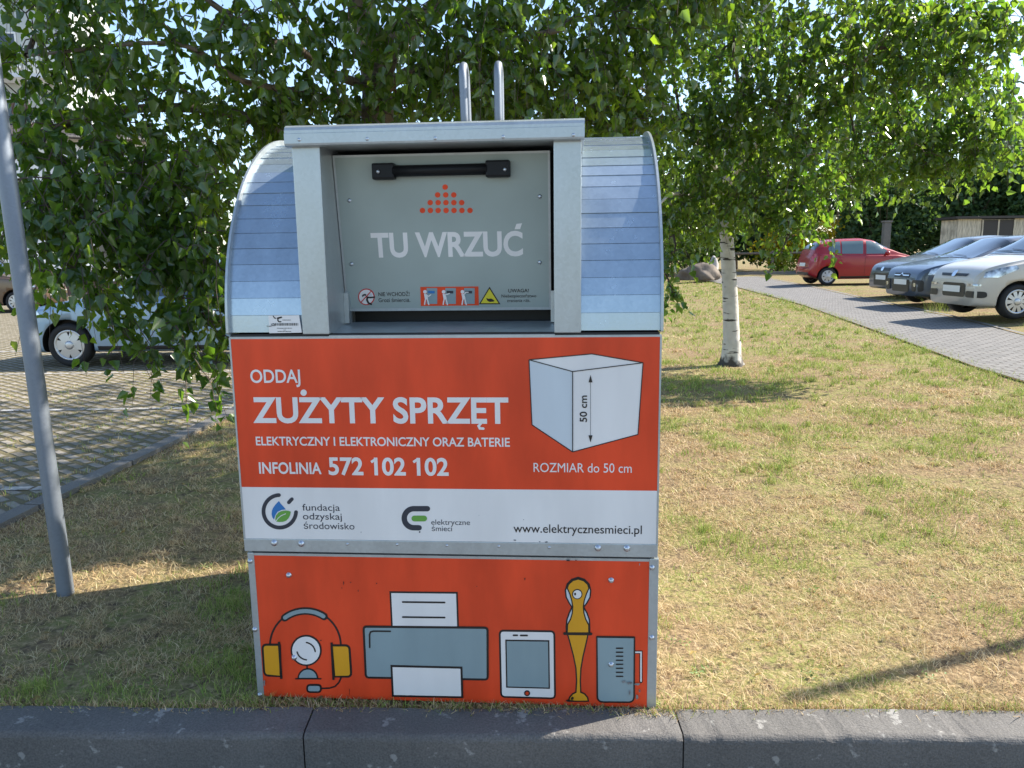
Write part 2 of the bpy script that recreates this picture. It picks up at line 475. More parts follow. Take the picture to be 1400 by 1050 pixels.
# right-hand path and the cars' bay behind it
LE = [(5.1, 2.6), (5.25, 5.5), (5.39, 8.03), (5.49, 9.12), (5.86, 11.2), (6.29, 13.82), (7.06, 18.68), (7.92, 27.1), (8.3, 33)]
FE = [(6.95, 2.6), (7.1, 5.5), (7.3, 8.5), (7.53, 11.3), (7.92, 12.96), (8.21, 14.57), (8.85, 19.5), (9.49, 23.4), (10.42, 30.8), (11.4, 38)]
def lx(y): return float(np.interp(y, [p[1] for p in LE], [p[0] for p in LE]))
def fx(y): return float(np.interp(y, [p[1] for p in FE], [p[0] for p in FE]))
mb = MB(); ys = [2.6, 5.5, 7.84, 8.9, 10.96, 12.9, 14.5, 16, 18.43, 20, 24, 27, 31, 35]
vv = []
for y in ys:
    for k in range(5):
        x = lx(y) + (fx(y) - lx(y)) * k / 4
        vv.append((x, y, ground_z(x) + 0.012))
mb.add(vv, [(5 * i + k, 5 * i + k + 1, 5 * i + k + 6, 5 * i + k + 5) for i in range(len(ys) - 1) for k in range(4)])
tag(mb.build('footpath', M['path_paver']), kind='structure')
mb = MB()
for y0, y1 in zip(ys[:-1], ys[1:]):
    mb.add([(lx(y0) - 0.07, y0, ground_z(lx(y0)) + 0.022), (lx(y0), y0, ground_z(lx(y0)) + 0.026), (lx(y1), y1, ground_z(lx(y1)) + 0.026), (lx(y1) - 0.07, y1, ground_z(lx(y1)) + 0.022)], [(0, 1, 2, 3)])
    mb.add([(fx(y0), y0, ground_z(fx(y0)) + 0.026), (fx(y0) + 0.08, y0, ground_z(fx(y0)) + 0.03), (fx(y1) + 0.08, y1, ground_z(fx(y1)) + 0.03), (fx(y1), y1, ground_z(fx(y1)) + 0.026)], [(0, 1, 2, 3)])
tag(mb.build('path_edging', M['edging']), kind='structure')
# cross road at the far end of the lawn
mb = MB()
mb.add([(7.9, 33, 0.215), (60, 31.6, 0.285), (60, 36.5, 0.285), (8.3, 37.5, 0.225)], [(0, 1, 2, 3)])
tag(mb.build('far_road', M['path_paver']), kind='structure')
mb = MB()
mb.box((9, 37.7, 0.0), (60, 37.85, 0.40))
tag(mb.build('far_road_kerb', M['edging']), kind='structure')

# ------------------------------------------------------------------ CONTAINER
bin_ = thing('recycling_container', 'orange and grey steel collection container for old electrical equipment standing on the dry lawn', 'recycling container',
             tuple(BO), -BYAW)
W_, D_ = 1.343, 1.30
ZC, RC = 1.262, 0.645
def arc(r_, n, a0=0.0, a1=math.pi):
    return [(0.65 - r_ * math.cos(a), ZC + r_ * math.sin(a)) for a in np.linspace(a0, a1, n + 1)]

mb = MB()          # lower sheet-metal box, upper box, band
mb.box((0.03, 0.012, 0.035), (1.314, D_ - 0.02, 0.536))
mb.box((0.001, 0.0, 0.5425), (W_ - 0.001, D_, 1.249))
mb.bbox((0.0, -0.004, 0.542), (W_, 0.02, 0.586), 0.002)
body = mb.build('body', M['zinc'], bin_)
mb = MB(); mb.box((0.02, 0.01, 0.534), (1.325, D_ - 0.02, 0.5435)); mb.box((0.006, 0.0035, 1.247), (W_ - 0.006, D_, 1.256))
mb.box((0.05, 0.03, 0.0), (1.29, D_ - 0.04, 0.034))
mb.build('seam', M['rubber'], bin_)
for a, b in ((0.005, 0.0275), (1.3175, 1.3475)):
    for y0_, y1_ in ((0.003, 0.045), (D_ - 0.06, D_ - 0.02)):
        c = MB(); c.bbox((a, y0_, -0.02), (b, y1_, 0.5345), 0.002); c.build('corner_post', M['zinc'], bin_)
# edge frame around the info panel
for lo_, hi_ in (((0.0, -0.0035, 0.587), (0.0055, 0.0, 1.2465)), ((1.3375, -0.0035, 0.587), (W_, 0.0, 1.2465)), ((0.0055, -0.0030, 1.2425), (1.3375, 0.0, 1.2465)), ((0.028, 0.0035, 0.5255), (1.317, 0.011, 0.534))):
    c = MB(); c.box(lo_, hi_); c.build('edge_trim', M['zinc'], bin_)

# end plates (their rim stands proud of the barrel strips)
for x0, x1 in ((-0.003, 0.0045), (W_ - 0.0045, W_ + 0.003)):
    c = MB()
    poly = [(0.0, 1.2565)] + arc(RC + 0.018, 40) + [(D_, 1.2565)]
    c.prism(poly, 'x', x0, x1)
    c.build('end_plate', M['zinc'], bin_)
# barrel of overlapping flat strips
c = MB(); nS = 38
aa = np.linspace(0, math.pi, nS + 1)
hood_a = math.asin((1.868 - ZC) / RC)
for i in range(nS):
    a0, a1 = aa[i], aa[i + 1]
    g = 0.0004 / RC
    for (u0, u1) in ((0.0045, 0.2385), (0.2385, 1.1005), (1.1005, W_ - 0.0045)):
        if u0 == 0.2385 and a1 < hood_a: continue
        p0 = (0.65 - (RC + 0.0015) * math.cos(a0 + g), ZC + (RC + 0.0015) * math.sin(a0 + g))
        tl = random.uniform(-0.0016, 0.0012)
        p1 = (0.65 - (RC + 0.0005 + tl) * math.cos(a1 - g), ZC + (RC + 0.0005 + tl) * math.sin(a1 - g))
        q0 = (0.65 - (RC - 0.006) * math.cos(a0 + g), ZC + (RC - 0.006) * math.sin(a0 + g))
        c.add([(u0, *p0), (u1, *p0), (u1, *p1), (u0, *p1), (u0, *q0), (u1, *q0)], [(0, 1, 2, 3), (5, 1, 0, 4)])
c.build('barrel_cover', M['zinc_strip'], bin_)
c = MB()
for (u0, u1, a0, a1) in ((0.006, 0.236, 0, math.pi), (1.103, W_ - 0.006, 0, math.pi), (0.236, 1.103, hood_a + 0.02, math.pi)):
    pr = arc(RC - 0.0065, 40, a0, a1)
    c.add([(u0, *p) for p in pr] + [(u1, *p) for p in pr], [(i, i + len(pr), i + len(pr) + 1, i + 1) for i in range(len(pr) - 1)], 0, True)
c.build('inner_drum', M['dark_steel'], bin_)

# niche: posts, liner, sill, hood
for (u0, u1) in ((0.2385, 0.3235), (1.0195, 1.1005)):
    c = MB()
    c.bbox((u0, -0.005, 1.2565), (u1, 0.03, 1.822), 0.003)
    c.build('frame_post', M['zinc'], bin_)
for lo_, hi_ in (((0.2390, 0.03, 1.2565), (0.2430, 0.60, 1.822)), ((1.096, 0.03, 1.2565), (1.100, 0.60, 1.822)), ((0.3175, 0.03, 1.2565), (0.3215, 0.30, 1.822)), ((1.0215, 0.03, 1.2565), (1.0255, 0.30, 1.822))):
    c = MB(); c.box(lo_, hi_); c.build('niche_cheek', M['zinc'], bin_)
c = MB(); c.box((0.317, 0.30, 1.2565), (1.026, 0.306, 1.8225)); c.build('niche_back', M['rubber'], bin_)
c = MB(); c.box((0.317, 0.0, 1.823), (1.026, 0.30, 1.829)); c.build('niche_lid', M['rubber'], bin_)
c = MB()
c.add([(0.3216, -0.003, 1.252), (1.0214, -0.003, 1.252), (1.0214, 0.21, 1.2745), (0.3216, 0.21, 1.2745), (0.3216, 0.21, 1.2565), (1.0214, 0.21, 1.2565), (0.3216, -0.003, 1.2465), (1.0214, -0.003, 1.2465)],
      [(0, 1, 2, 3), (3, 2, 5, 4), (6, 7, 1, 0)])
c.build('sill', M['zinc'], bin_)
c = MB()           # rolled hood with a folded lip
yb = 0.44
prof = [(yb, 1.8795), (0.004, 1.8795), (-0.012, 1.8775), (-0.024, 1.871), (-0.029, 1.862), (-0.029, 1.8535), (-0.0325, 1.852), (-0.0325, 1.824), (-0.031, 1.8185), (-0.022, 1.8155), (0.0, 1.8165), (0.0, 1.8225), (yb, 1.8225)]
c.prism(prof, 'x', 0.2265, 1.1095)
c.build('hood', M['zinc'], bin_)
c = MB()           # low ridge cover on the top of the barrel, under the lifting hooks
c.prism([(0.30, 1.885), (0.34, 1.925), (1.02, 1.925), (1.06, 1.885)], 'y', 0.50, 0.80)
c.build('ridge_cover', M['dark_steel'], bin_)
for u in (0.683, 0.806):
    c = MB(); pts = [(0, 0.60, 1.9)] + [(0, 0.60, 2.0), (0.0, 0.60, 2.12)]
    for k in range(1, 10):
        a = math.pi - k * math.pi / 10
        pts.append((0, 0.65 + 0.05 * math.cos(a), 2.13 + 0.05 * math.sin(a)))
    pts += [(0, 0.70, 2.12), (0, 0.70, 2.0), (0, 0.70, 1.9)]
    if u < 0.7: pts = [(p[0] - (p[2] - 1.9) * 0.02, p[1], p[2]) for p in pts]
    c.tube([(p[0] + u, p[1], p[2]) for p in pts], 0.0140, 14)
    c.build('lifting_hook', M['zinc_post'], bin_)


# ---- printed artwork: flat layers on a panel plane
class Art:
    """layers of ink on one printed sheet; photo points are unprojected onto the panel's own plane"""
    def __init__(s, d=0.0, slope=0.0, zref=0.0, base=0.0):
        s.d, s.sl, s.zr, s.base = d, slope, zref, base
        s.mb = MB(); s.mats = []
    def uv(s, p): return onbox(p[0], p[1], s.d, s.sl, s.zr)
    def mi(s, m):
        if m not in s.mats: s.mats.append(m)
        return s.mats.index(m)
    def put(s, uvs, m, layer):
        uvs = [np.asarray(q, float) for q in uvs]
        a = sum(uvs[i][0] * uvs[(i + 1) % len(uvs)][1] - uvs[(i + 1) % len(uvs)][0] * uvs[i][1] for i in range(len(uvs)))
        if a < 0: uvs = uvs[::-1]
        off = s.base + 0.0007 * layer
        v3 = [(q[0], s.d + s.sl * (q[1] - s.zr) - off, q[1]) for q in uvs]
        tris = tessellate_polygon([[Vector((q[0], q[1], 0)) for q in uvs]])
        out = []
        for t in tris:
            (ax, ay), (bx, by), (cx, cy) = (uvs[k] for k in t)
            ar = (bx - ax) * (cy - ay) - (cx - ax) * (by - ay)
            out.append(tuple(t) if ar > 0 else tuple(t)[::-1])
        s.mb.add(v3, out, s.mi(m))
    def poly(s, pts, m, layer=1): s.put([s.uv(p) for p in pts], m, layer)
    @staticmethod
    def inset(pts, w):
        pts = [np.asarray(p, float) for p in pts]; n = len(pts)
        a = sum(pts[i][0] * pts[(i + 1) % n][1] - pts[(i + 1) % n][0] * pts[i][1] for i in range(n))
        sg = 1 if a > 0 else -1; out = []
        for i in range(n):
            d0 = pts[i] - pts[i - 1]; d1 = pts[(i + 1) % n] - pts[i]
            d0 /= np.linalg.norm(d0) + 1e-9; d1 /= np.linalg.norm(d1) + 1e-9
            n0 = np.array([-d0[1], d0[0]]) * sg; n1 = np.array([-d1[1], d1[0]]) * sg
            k = n0 + n1; k /= max(np.dot(k, k) / 2, 0.4)
            out.append(pts[i] + k * w)
        return out
    def outlined(s, pts, m, w, ink, layer=1):
        s.poly(s.inset(pts, -w / 2), ink, layer); s.poly(s.inset(pts, w / 2), m, layer + 1)
    def stroke(s, pts, w, m, layer=1, caps=True):
        P = [np.asarray(p, float) for p in pts]; n = len(P); lft = []; rgt = []
        for i in range(n):
            d0 = P[i] - P[i - 1] if i else P[1] - P[0]
            d1 = P[i + 1] - P[i] if i < n - 1 else P[-1] - P[-2]
            d0 = d0 / (np.linalg.norm(d0) + 1e-9); d1 = d1 / (np.linalg.norm(d1) + 1e-9)
            n0 = np.array([-d0[1], d0[0]]); n1 = np.array([-d1[1], d1[0]])
            k = n0 + n1; k = k / max(np.dot(k, k) / 2, 0.4)
            lft.append(P[i] + k * w / 2); rgt.append(P[i] - k * w / 2)
        def cap(c, d):
            th = math.atan2(d[1], d[0])
            return [c + w / 2 * np.array([math.cos(th + a), math.sin(th + a)]) for a in np.linspace(math.pi / 2, -math.pi / 2, 7)[1:-1]]
        out = list(lft)
        if caps: out += cap(P[-1], P[-1] - P[-2])
        out += rgt[::-1]
        if caps: out += cap(P[0], P[0] - P[1])
        s.poly(out, m, layer)
    def circle(s, c, r_, m, layer=1, n=28, ry=None):
        ry = ry or r_
        s.poly([(c[0] + r_ * math.cos(t), c[1] + ry * math.sin(t)) for t in np.linspace(0, 2 * math.pi, n, endpoint=False)], m, layer)
    @staticmethod
    def round_quad(q, r_, n=5):
        q = [np.asarray(p, float) for p in q]; out = []
        for i in range(4):
            a, b, c = q[i - 1], q[i], q[(i + 1) % 4]
            da = (a - b) / np.linalg.norm(a - b); dc = (c - b) / np.linalg.norm(c - b)
            rr = r_[i] if hasattr(r_, '__len__') else r_
            for k in range(n + 1):
                t = k / n
                p0 = b + da * rr; p1 = b + dc * rr
                out.append((1 - t) ** 2 * p0 + 2 * t * (1 - t) * b + t * t * p1)
        return out
    def text(s, txt, pl, pr, cap, m, bold=0.0, layer=1, vertical=False):
        """txt set between two photo points of its baseline, cap height in photo pixels"""
        me = text_mesh(txt, bold)
        vx = np.array([v.co[:2] for v in me.vertices])
        x0, x1 = vx[:, 0].min(), vx[:, 0].max()
        A, B = s.uv(pl), s.uv(pr)
        if vertical: C = s.uv((pl[0] - cap, pl[1]))
        else: C = s.uv((pl[0], pl[1] - cap))
        ch = CAPH(bold)
        hgt = np.linalg.norm(C - A)
        off = s.base + 0.0007 * layer; vv = []
        for (x, y) in vx:
            tx = (x - x0) / (x1 - x0); ty = y / ch * hgt
            if vertical: q = np.array([(A[0] + B[0]) / 2 - ty, A[1] + tx * (B[1] - A[1])])
            else: q = np.array([A[0] + tx * (B[0] - A[0]), A[1] + tx * (B[1] - A[1]) * 0.5 + (B[1] - A[1]) * 0.25 + ty])
            vv.append((q[0], s.d + s.sl * (q[1] - s.zr) - off, q[1]))
        s.mb.add(vv, [tuple(p.vertices) for p in me.polygons], s.mi(m))
        bpy.data.meshes.remove(me)
    def build(s, name, parent): return s.mb.build(name, s.mats, parent)

def text_mesh(txt, bold):
    cu = bpy.data.curves.new('text', 'FONT'); cu.body = txt; cu.size = 1; cu.offset = bold; cu.resolution_u = 5
    o = bpy.data.objects.new('text', cu); COL.objects.link(o)
    dg = bpy.context.evaluated_depsgraph_get()
    me = bpy.data.meshes.new_from_object(o.evaluated_get(dg))
    bpy.data.objects.remove(o); bpy.data.curves.remove(cu)
    return me
_cap = {}
def CAPH(b):
    if b not in _cap:
        me = text_mesh('H', b); ys_ = [v.co[1] for v in me.vertices]; _cap[b] = max(ys_); bpy.data.meshes.remove(me)
    return _cap[b]
def arc_px(c, r_, a0, a1, n=24, ry=None):
    return [(c[0] + r_ * math.cos(R(a)), c[1] - (ry or r_) * math.sin(R(a))) for a in np.linspace(a0, a1, n)]

# upper info panel
c = MB(); c.box((0.0058, -0.0028, 0.7612), (1.3372, -0.0002, 1.2424), 0); c.box((0.0058, -0.0028, 0.5865), (1.3372, -0.0002, 0.7611), 1)
info = c.build('info_panel', [M['orange'], M['white']], bin_)
Wt = M['white']
BD = 0.026
A = Art(0.0, base=0.0028); A.text('ODDAJ', (343.4, 522.8), (411.3, 522.8), 17.6, Wt, BD * 0.6)
A.build('lettering', info)
A = Art(0.0, base=0.0028); A.text('ZUZYTY SPRZET', (347.0, 576.6), (695.5, 578.0), 33.8, Wt, BD)
A.circle((415.6, 536.6), 4.3, Wt, 1)
A.stroke([(657.6, 578.6), (654.6, 582.0), (656.2, 585.2), (661.0, 585.6)], 3.4, Wt, 2)
A.build('lettering', info)
A = Art(0.0, base=0.0028); A.text('ELEKTRYCZNY I ELEKTRONICZNY ORAZ BATERIE', (350.7, 608.2), (697.2, 610.2), 11.6, Wt, BD * 0.6)
A.build('lettering', info)
A = Art(0.0, base=0.0028); A.text('INFOLINIA', (355.2, 646.8), (440.2, 647.3), 15.2, Wt, BD * 0.8)
A.build('lettering', info)
A = Art(0.0, base=0.0028); A.text('572 102 102', (450.0, 648.2), (613.7, 649.3), 23.2, Wt, BD)
for x_ in (513.6, 571.2): A.stroke([(x_ - 5.8, 631.4), (x_, 627.6)], 3.6, Wt, 2, caps=False)
A.build('lettering', info)
A = Art(0.0, base=0.0028); A.text('ROZMIAR do 50 cm', (729.6, 644.7), (863.5, 646.0), 12.3, Wt, 0.0)
A.build('lettering', info)
A = Art(0.0, base=0.0028)
cA, cB, cC, cD, cE, cF, cG = (723.4, 491.6), (809.1, 483.6), (878.9, 495.7), (782.9, 507.6), (727.5, 580.3), (782.9, 617.3), (872, 593.5)
A.poly([cA, cB, cC, cG, cF, cE], M['white'], 1)
M['pale_print'] = print_mat('pale_grey_print', (0.56, 0.60, 0.62), 0.04)
A.poly([cA, cD, cF, cE], M['pale_print'], 2)
for a, b in ((cA, cB), (cB, cC), (cC, cG), (cG, cF), (cF, cE), (cE, cA), (cA, cD), (cD, cC), (cD, cF)):
    pass
for k, pl in enumerate(([cA, cB, cC, cG, cF, cE, cA], [cA, cD, cC], [cD, cF])):
    A.stroke(pl, 1.25, M['ink'], 3 + k, caps=False)
A.stroke([(807.3, 518), (807.3, 600)], 0.5, M['navy'], 3)
A.poly([(807.3, 512.2), (810.0, 522.4), (804.6, 522.4)], M['ink'], 4); A.poly([(807.3, 604.5), (810.0, 594.6), (804.6, 594.6)], M['ink'], 4)
A.text('50 cm', (802.3, 576.6), (802.3, 540.3), 9.6, M['ink'], 0.015, 3, vertical=True)
A.build('size_drawing', info)

A = Art(0.0, base=0.0028); nv = M['navy']
A.stroke(arc_px((383.0, 698.6), 22.2, 93, 357, 40), 5.2, nv, 1)
A.stroke([(395.4, 686.4), (399.5, 682.0)], 5.0, nv, 1)
def z1(pts): return [(350 + x / 9.333, 665 + y / 9.333) for x, y in pts]
A.poly(z1([(297, 182), (318, 212), (340, 238), (368, 268), (385, 290), (330, 296), (280, 320), (250, 365), (235, 420), (214, 392), (204, 350), (208, 305), (225, 265), (255, 225)]), M['blue'], 1)
A.poly(z1([(450, 318), (440, 362), (420, 402), (390, 432), (350, 447), (300, 449), (258, 442), (252, 410), (262, 365), (290, 330), (330, 310), (380, 303), (420, 306)]), M['green'], 2)
A.stroke(z1([(255, 446), (290, 398), (330, 366), (385, 343)]), 1.0, M['white'], 3)
for t, l, r_, b in (('fundacja', 414.1, 465.2, (697.5, 698.0)), ('odzyskaj', 414.8, 467.9, (709.6, 710.2)), ('środowisko', 415.9, 485.2, (722.4, 723.4))):
    A.text(t, (l, b[0]), (r_, b[1]), 8.9, M['navy'], 0.0)
A.build('logo', info)
A = Art(0.0, base=0.0028)
A.stroke([(584.6, 695.0), (575, 695.0)] + arc_px((566.0, 708.0), 13.0, 90, 270, 24) + [(573.3, 721.1)], 7.4, nv, 1)
A.stroke([(566.8, 708.4), (580.2, 708.4)], 8.0, M['green'], 1)
A.circle((574.0, 726.8), 1.1, nv, 1)
A.text('elektryczne', (589.9, 716.8), (642.8, 717.2), 7.0, nv, 0.0)
A.text('śmieci', (590.5, 725.5), (618.2, 725.7), 6.9, nv, 0.0)
A.build('logo', info)
A = Art(0.0, base=0.0028)
A.text('www.elektrycznesmieci.pl', (702.2, 727.2), (877.3, 729.6), 11.4, M['ink'], 0.004)
A.build('web_address', info)
# chips along the lower edge of the sheet
A = Art(0.0, base=0.0028)
for (x, y_, w, h) in ((704, 738, 5, 2.2), (738, 740, 3, 1.6), (747, 740.5, 6, 2), (716, 710, 1.6, 1.4), (655, 704, 1, 1), (494, 727, 1, 2)):
    A.poly([(x + w / 2 * math.cos(t) * random.uniform(.5, 1.1), y_ + h / 2 * math.sin(t) * random.uniform(.5, 1.1)) for t in np.linspace(0, 6.28, 9, endpoint=False)], M['scuff'], 1)
A.build('paint_chips', info)

# lower panel with the drawings
c = MB(); c.box((0.0278, 0.0035, 0.0195), (1.3173, 0.0115, 0.5253))
low = c.build('lower_panel', M['orange'], bin_)
LOWB = dict(d=0.0035, base=0.0)
def z6(*pts): return [(320 + x / 4.375, 750 + y / 4.375) for x, y in pts]
def z7(*pts): return [(600 + x / 4.375, 750 + y / 4.375) for x, y in pts]
ink, gy, ye = M['ink'], M['grey'], M['yellow']
A = Art(**LOWB)     # headset and web camera
cc = z6((427, 580))[0]
A.stroke(arc_px(cc, 212 / 4.375, 178, 2, 40), 2.6, ink, 1, caps=False)
A.stroke(arc_px((cc[0], cc[1] - 0.4), 206 / 4.375, 127, 57, 20), 10.2, ink, 2)
A.stroke(arc_px((cc[0], cc[1] - 0.4), 206 / 4.375, 126, 58, 20), 5.4, gy, 3)
A.outlined(A.round_quad(z6((170, 574), (274, 574), (280, 762), (182, 758)), [6, .5, .5, 6]), ye, 3.0, ink, 1)
A.stroke(z6((270, 556), (284, 778)), 3.2, ink, 3, caps=False)
A.outlined(A.round_quad(z6((588, 578), (690, 578), (702, 766), (600, 764)), [.5, 6, 6, .5]), ye, 3.0, ink, 1)
A.stroke(z6((584, 560), (596, 784)), 3.2, ink, 3, caps=False)
A.stroke(z6((640, 772), (628, 800), (605, 824), (570, 834), (522, 836)), 2.2, ink, 1)
A.outlined(A.round_quad(z6((438, 814), (520, 814), (520, 857), (438, 857)), 4.5), gy, 2.6, ink, 2)
w0 = z6((432, 608))[0]
A.stroke(z6((437, 690), (437, 730)), 2.0, ink, 1)
A.circle(w0, 21.3, ink, 2); A.circle(w0, 19.0, M['white'], 3)
A.stroke(arc_px(z6((424, 622))[0], 14.5, 80, 8, 10), 1.9, ink, 4); A.stroke(arc_px(z6((440, 600))[0], 14.5, 195, 265, 10), 1.9, ink, 4)
dm = arc_px(z6((442, 776))[0], 13.2, 180, 0, 16)
A.outlined(dm, gy, 2.0, ink, 1)
A.stroke(z6((370, 777), (520, 777)), 1.8, ink, 3)
A.build('headset_drawing', low)
A = Art(**LOWB)     # printer
A.outlined(z6((935, 260), (1333, 264), (1340, 470), (945, 466)), M['white'], 2.4, ink, 1)
for y_ in (318, 408): A.stroke(z6((1010, y_), (1260, y_ + 3)), 2.4, ink, 3)
A.outlined(A.round_quad([(497.3, 856.2), (666.6, 857.8), (666.9, 928.6), (500.5, 925.8)], 4.5), gy, 3.0, ink, 3)
A.stroke(z6((936, 492), (835, 491), (818, 496), (812, 512), (813, 588)), 2.2, ink, 5)
A.outlined([(535.6, 909.8), (631.0, 912.0), (632.2, 952.4), (537.5, 950.6)], M['white'], 2.8, ink, 5)
A.build('printer_drawing', low)
A = Art(**LOWB)     # tablet
A.outlined(A.round_quad([(683.2, 862.0), (757.8, 863.0), (758.8, 954.6), (685.2, 952.4)], 5.5), M['white'], 2.6, ink, 1)
A.outlined([(691.8, 875.0), (750.2, 875.8), (751.0, 940.4), (693.0, 938.8)], gy, 1.9, ink, 3)
A.circle((720.7, 947.3), 4.1, ink, 3); A.circle((720.7, 947.3), 2.3, M['orange'], 4)
A.stroke(z7((447, 517), (469, 517)), 2.4, ink, 3); A.stroke(z7((490, 518), (528, 518)), 2.4, ink, 3)
A.build('tablet_drawing', low)
A = Art(**LOWB)     # hand blender
lf = [(833, 172), (795, 184), (768, 212), (757, 250), (762, 290), (780, 325), (796, 350), (780, 385), (766, 425), (762, 470), (764, 502)]
rt = [(902, 502), (902, 470), (900, 425), (886, 385), (866, 350), (885, 325), (904, 290), (908, 250), (898, 212), (871, 184)]
A.outlined(z7(*(lf + rt)), M['pale_print'], 2.0, ink, 1)
ly = [(833, 180), (800, 190), (776, 212), (768, 235), (784, 270), (795, 310), (801, 345), (798, 385), (788, 420), (770, 452), (768, 502)]
ry_ = [(897, 502), (896, 455), (878, 420), (868, 385), (864, 345), (869, 310), (882, 270), (897, 235), (890, 212), (866, 190)]
A.outlined(z7(*(ly + ry_)), ye, 1.7, ink, 3)
A.outlined(z7((770, 512), (892, 512), (882, 560), (862, 645), (850, 715), (846, 790), (849, 858), (872, 868), (890, 890), (894, 912), (776, 912), (782, 888), (800, 868), (820, 858), (824, 790), (820, 715), (806, 645), (784, 560)), ye, 1.9, ink, 1)
A.stroke(z7((752, 506), (910, 508)), 3.8, M['ink'], 5)
e0 = z7((828, 270))[0]
A.circle(e0, 7.0, ink, 5); A.circle(e0, 5.7, M['white'], 6); A.circle((e0[0] - 3.0, e0[1] - 0.4), 1.3, ink, 7, ry=2.0)
A.build('hand_blender_drawing', low)
A = Art(**LOWB)     # kettle
A.stroke(z7((1172, 619), (1209, 619), (1209, 795)), 4.4, ink, 1); A.stroke(z7((1172, 619), (1209, 619), (1209, 792)), 2.0, M['white'], 2)
A.outlined(A.round_quad(z7((946, 526), (1169, 529), (1167, 917), (948, 915)), [.6, .6, 8, 8]), gy, 2.4, ink, 3)
for k in range(8): A.stroke(z7((1062, 593 + k * 24), (1099, 593 + k * 24)), 2.0, ink, 5)
A.build('kettle_drawing', low)
A = Art(**LOWB)     # scuffs and scratches
def blob(x, y_, w, h, m, lay=8):
    A.poly([(x + w / 2 * math.cos(t) * random.uniform(.45, 1.1), y_ + h / 2 * math.sin(t) * random.uniform(.45, 1.1)) for t in np.linspace(0, 6.28, 11, endpoint=False)], m, lay)
for x, y_, w, h in ((1105, 790, 34, 22), (1140, 800, 40, 26), (1185, 806, 60, 16), (1140, 860, 14, 40), (1185, 880, 22, 40), (1200, 845, 14, 24), (780, 905, 60, 14), (798, 890, 22, 24), (775, 68, 30, 12), (820, 66, 16, 6), (515, 178, 10, 18), (228, 222, 7, 7), (1200, 90, 8, 22)):
    p = z7((x, y_))[0]; blob(p[0], p[1], w / 4.375, h / 4.375, M['scuff'] if x > 1000 else M['ink'])
for x, y_, w, h in ((658, 205, 5, 34), (648, 232, 4, 18), (745, 248, 5, 16), (700, 198, 10, 8), (855, 205, 8, 10), (522, 545, 9, 9), (693, 850, 4, 60), (185, 800, 14, 60), (1060, 878, 26, 14)):
    p = z6((x, y_))[0]; blob(p[0], p[1], w / 4.375, h / 4.375, M['scuff'] if x in (185,) else M['ink'])
A.build('scratches', low)

# bolts and rivets
def bolt_mesh(r_, h):
    c = MB(); c.lathe([(r_ * 1.25, 0), (r_ * 1.25, -h * 0.3), (r_, -h * 0.35), (r_ * 0.92, -h * 0.8), (r_ * 0.5, -h), (0.0001, -h * 1.02)], (0, 0, 0), 'y', 14)
    return c
first = None
def bolts(name, px, d, r_, h, m, plane=(0, 0)):
    src = None
    for p in px:
        u, v = onbox(p[0], p[1], d, *plane) if plane != (0, 0) else onbox(p[0], p[1], d)
        dd = d + (plane[0] * (v - plane[1]) if plane != (0, 0) else 0)
        if src is None:
            src = bolt_mesh(r_, h).build(name, m, bin_); src.location = (u, dd, v)
        else: share(src, bin_, (u, dd, v))
bolts('bolt', [(375, 742), (412, 743), (817.5, 749), (857, 749.5)], -0.004, 0.0085, 0.010, M['bolt'])
bolts('bolt', [(395, 786), (402.5, 898.5), (835.5, 793), (835.5, 908)], 0.0035, 0.0075, 0.010, M['bolt'])
bolts('bolt', [(342, 767), (348.5, 860.5), (355.5, 950), (891.5, 776), (891, 871.5)], 0.003, 0.0068, 0.007, M['bolt'])
bolts('rivet', [(475, 744), (543, 744.5), (611, 746), (682, 747), (751, 748.5)], -0.004, 0.0036, 0.003, M['bolt'])
bolts('rivet', [(409, 191), (502, 190), (595, 189), (688, 187), (784, 184.5)], -0.0325, 0.0042, 0.003, M['bolt'])

# asset sticker on the left strip
A = Art(0.004, base=0.0)
q = [(367.8, 431.2), (409.6, 430.8), (413.4, 454.6), (369.0, 455.4)]
A = Art(0.001, base=0.004)
A.poly(q, M['white'], 1)
def zs(*pts): return [(290 + x / 10, 430 + y / 10) for x, y in pts]
A.stroke(zs((905, 48), (955, 36)), 2.2, ink, 2); A.stroke(zs((845, 20), (862, 46), (880, 50)), 1.4, ink, 2)
A.stroke(arc_px(zs((935, 70))[0], 2.8, 100, 300, 12), 1.6, ink, 2)
x = 870
while x < 1185:
    w = random.choice([5, 8, 12])
    A.poly(zs((x, 114), (x + w, 114), (x + w, 150), (x, 150)), ink, 2); x += w + random.choice([5, 7, 10])
for (a, b, y_) in ((970, 1085, 74), (895, 1100, 186), (985, 1015, 210), (905, 1090, 230)):
    xx = a
    while xx < b:
        w = random.choice([6, 9, 14]); A.poly(zs((xx, y_ - 5), (min(b, xx + w), y_ - 5), (min(b, xx + w), y_ + 4), (xx, y_ + 4)), M['navy'], 2); xx += w + 4
A.stroke(zs((760, 156), (800, 158), (835, 148), (868, 150)), 1.0, M['navy'], 3); A.stroke(zs((820, 130), (850, 124), (868, 134)), 1.2, M['navy'], 3)
A.build('asset_sticker', bin_)

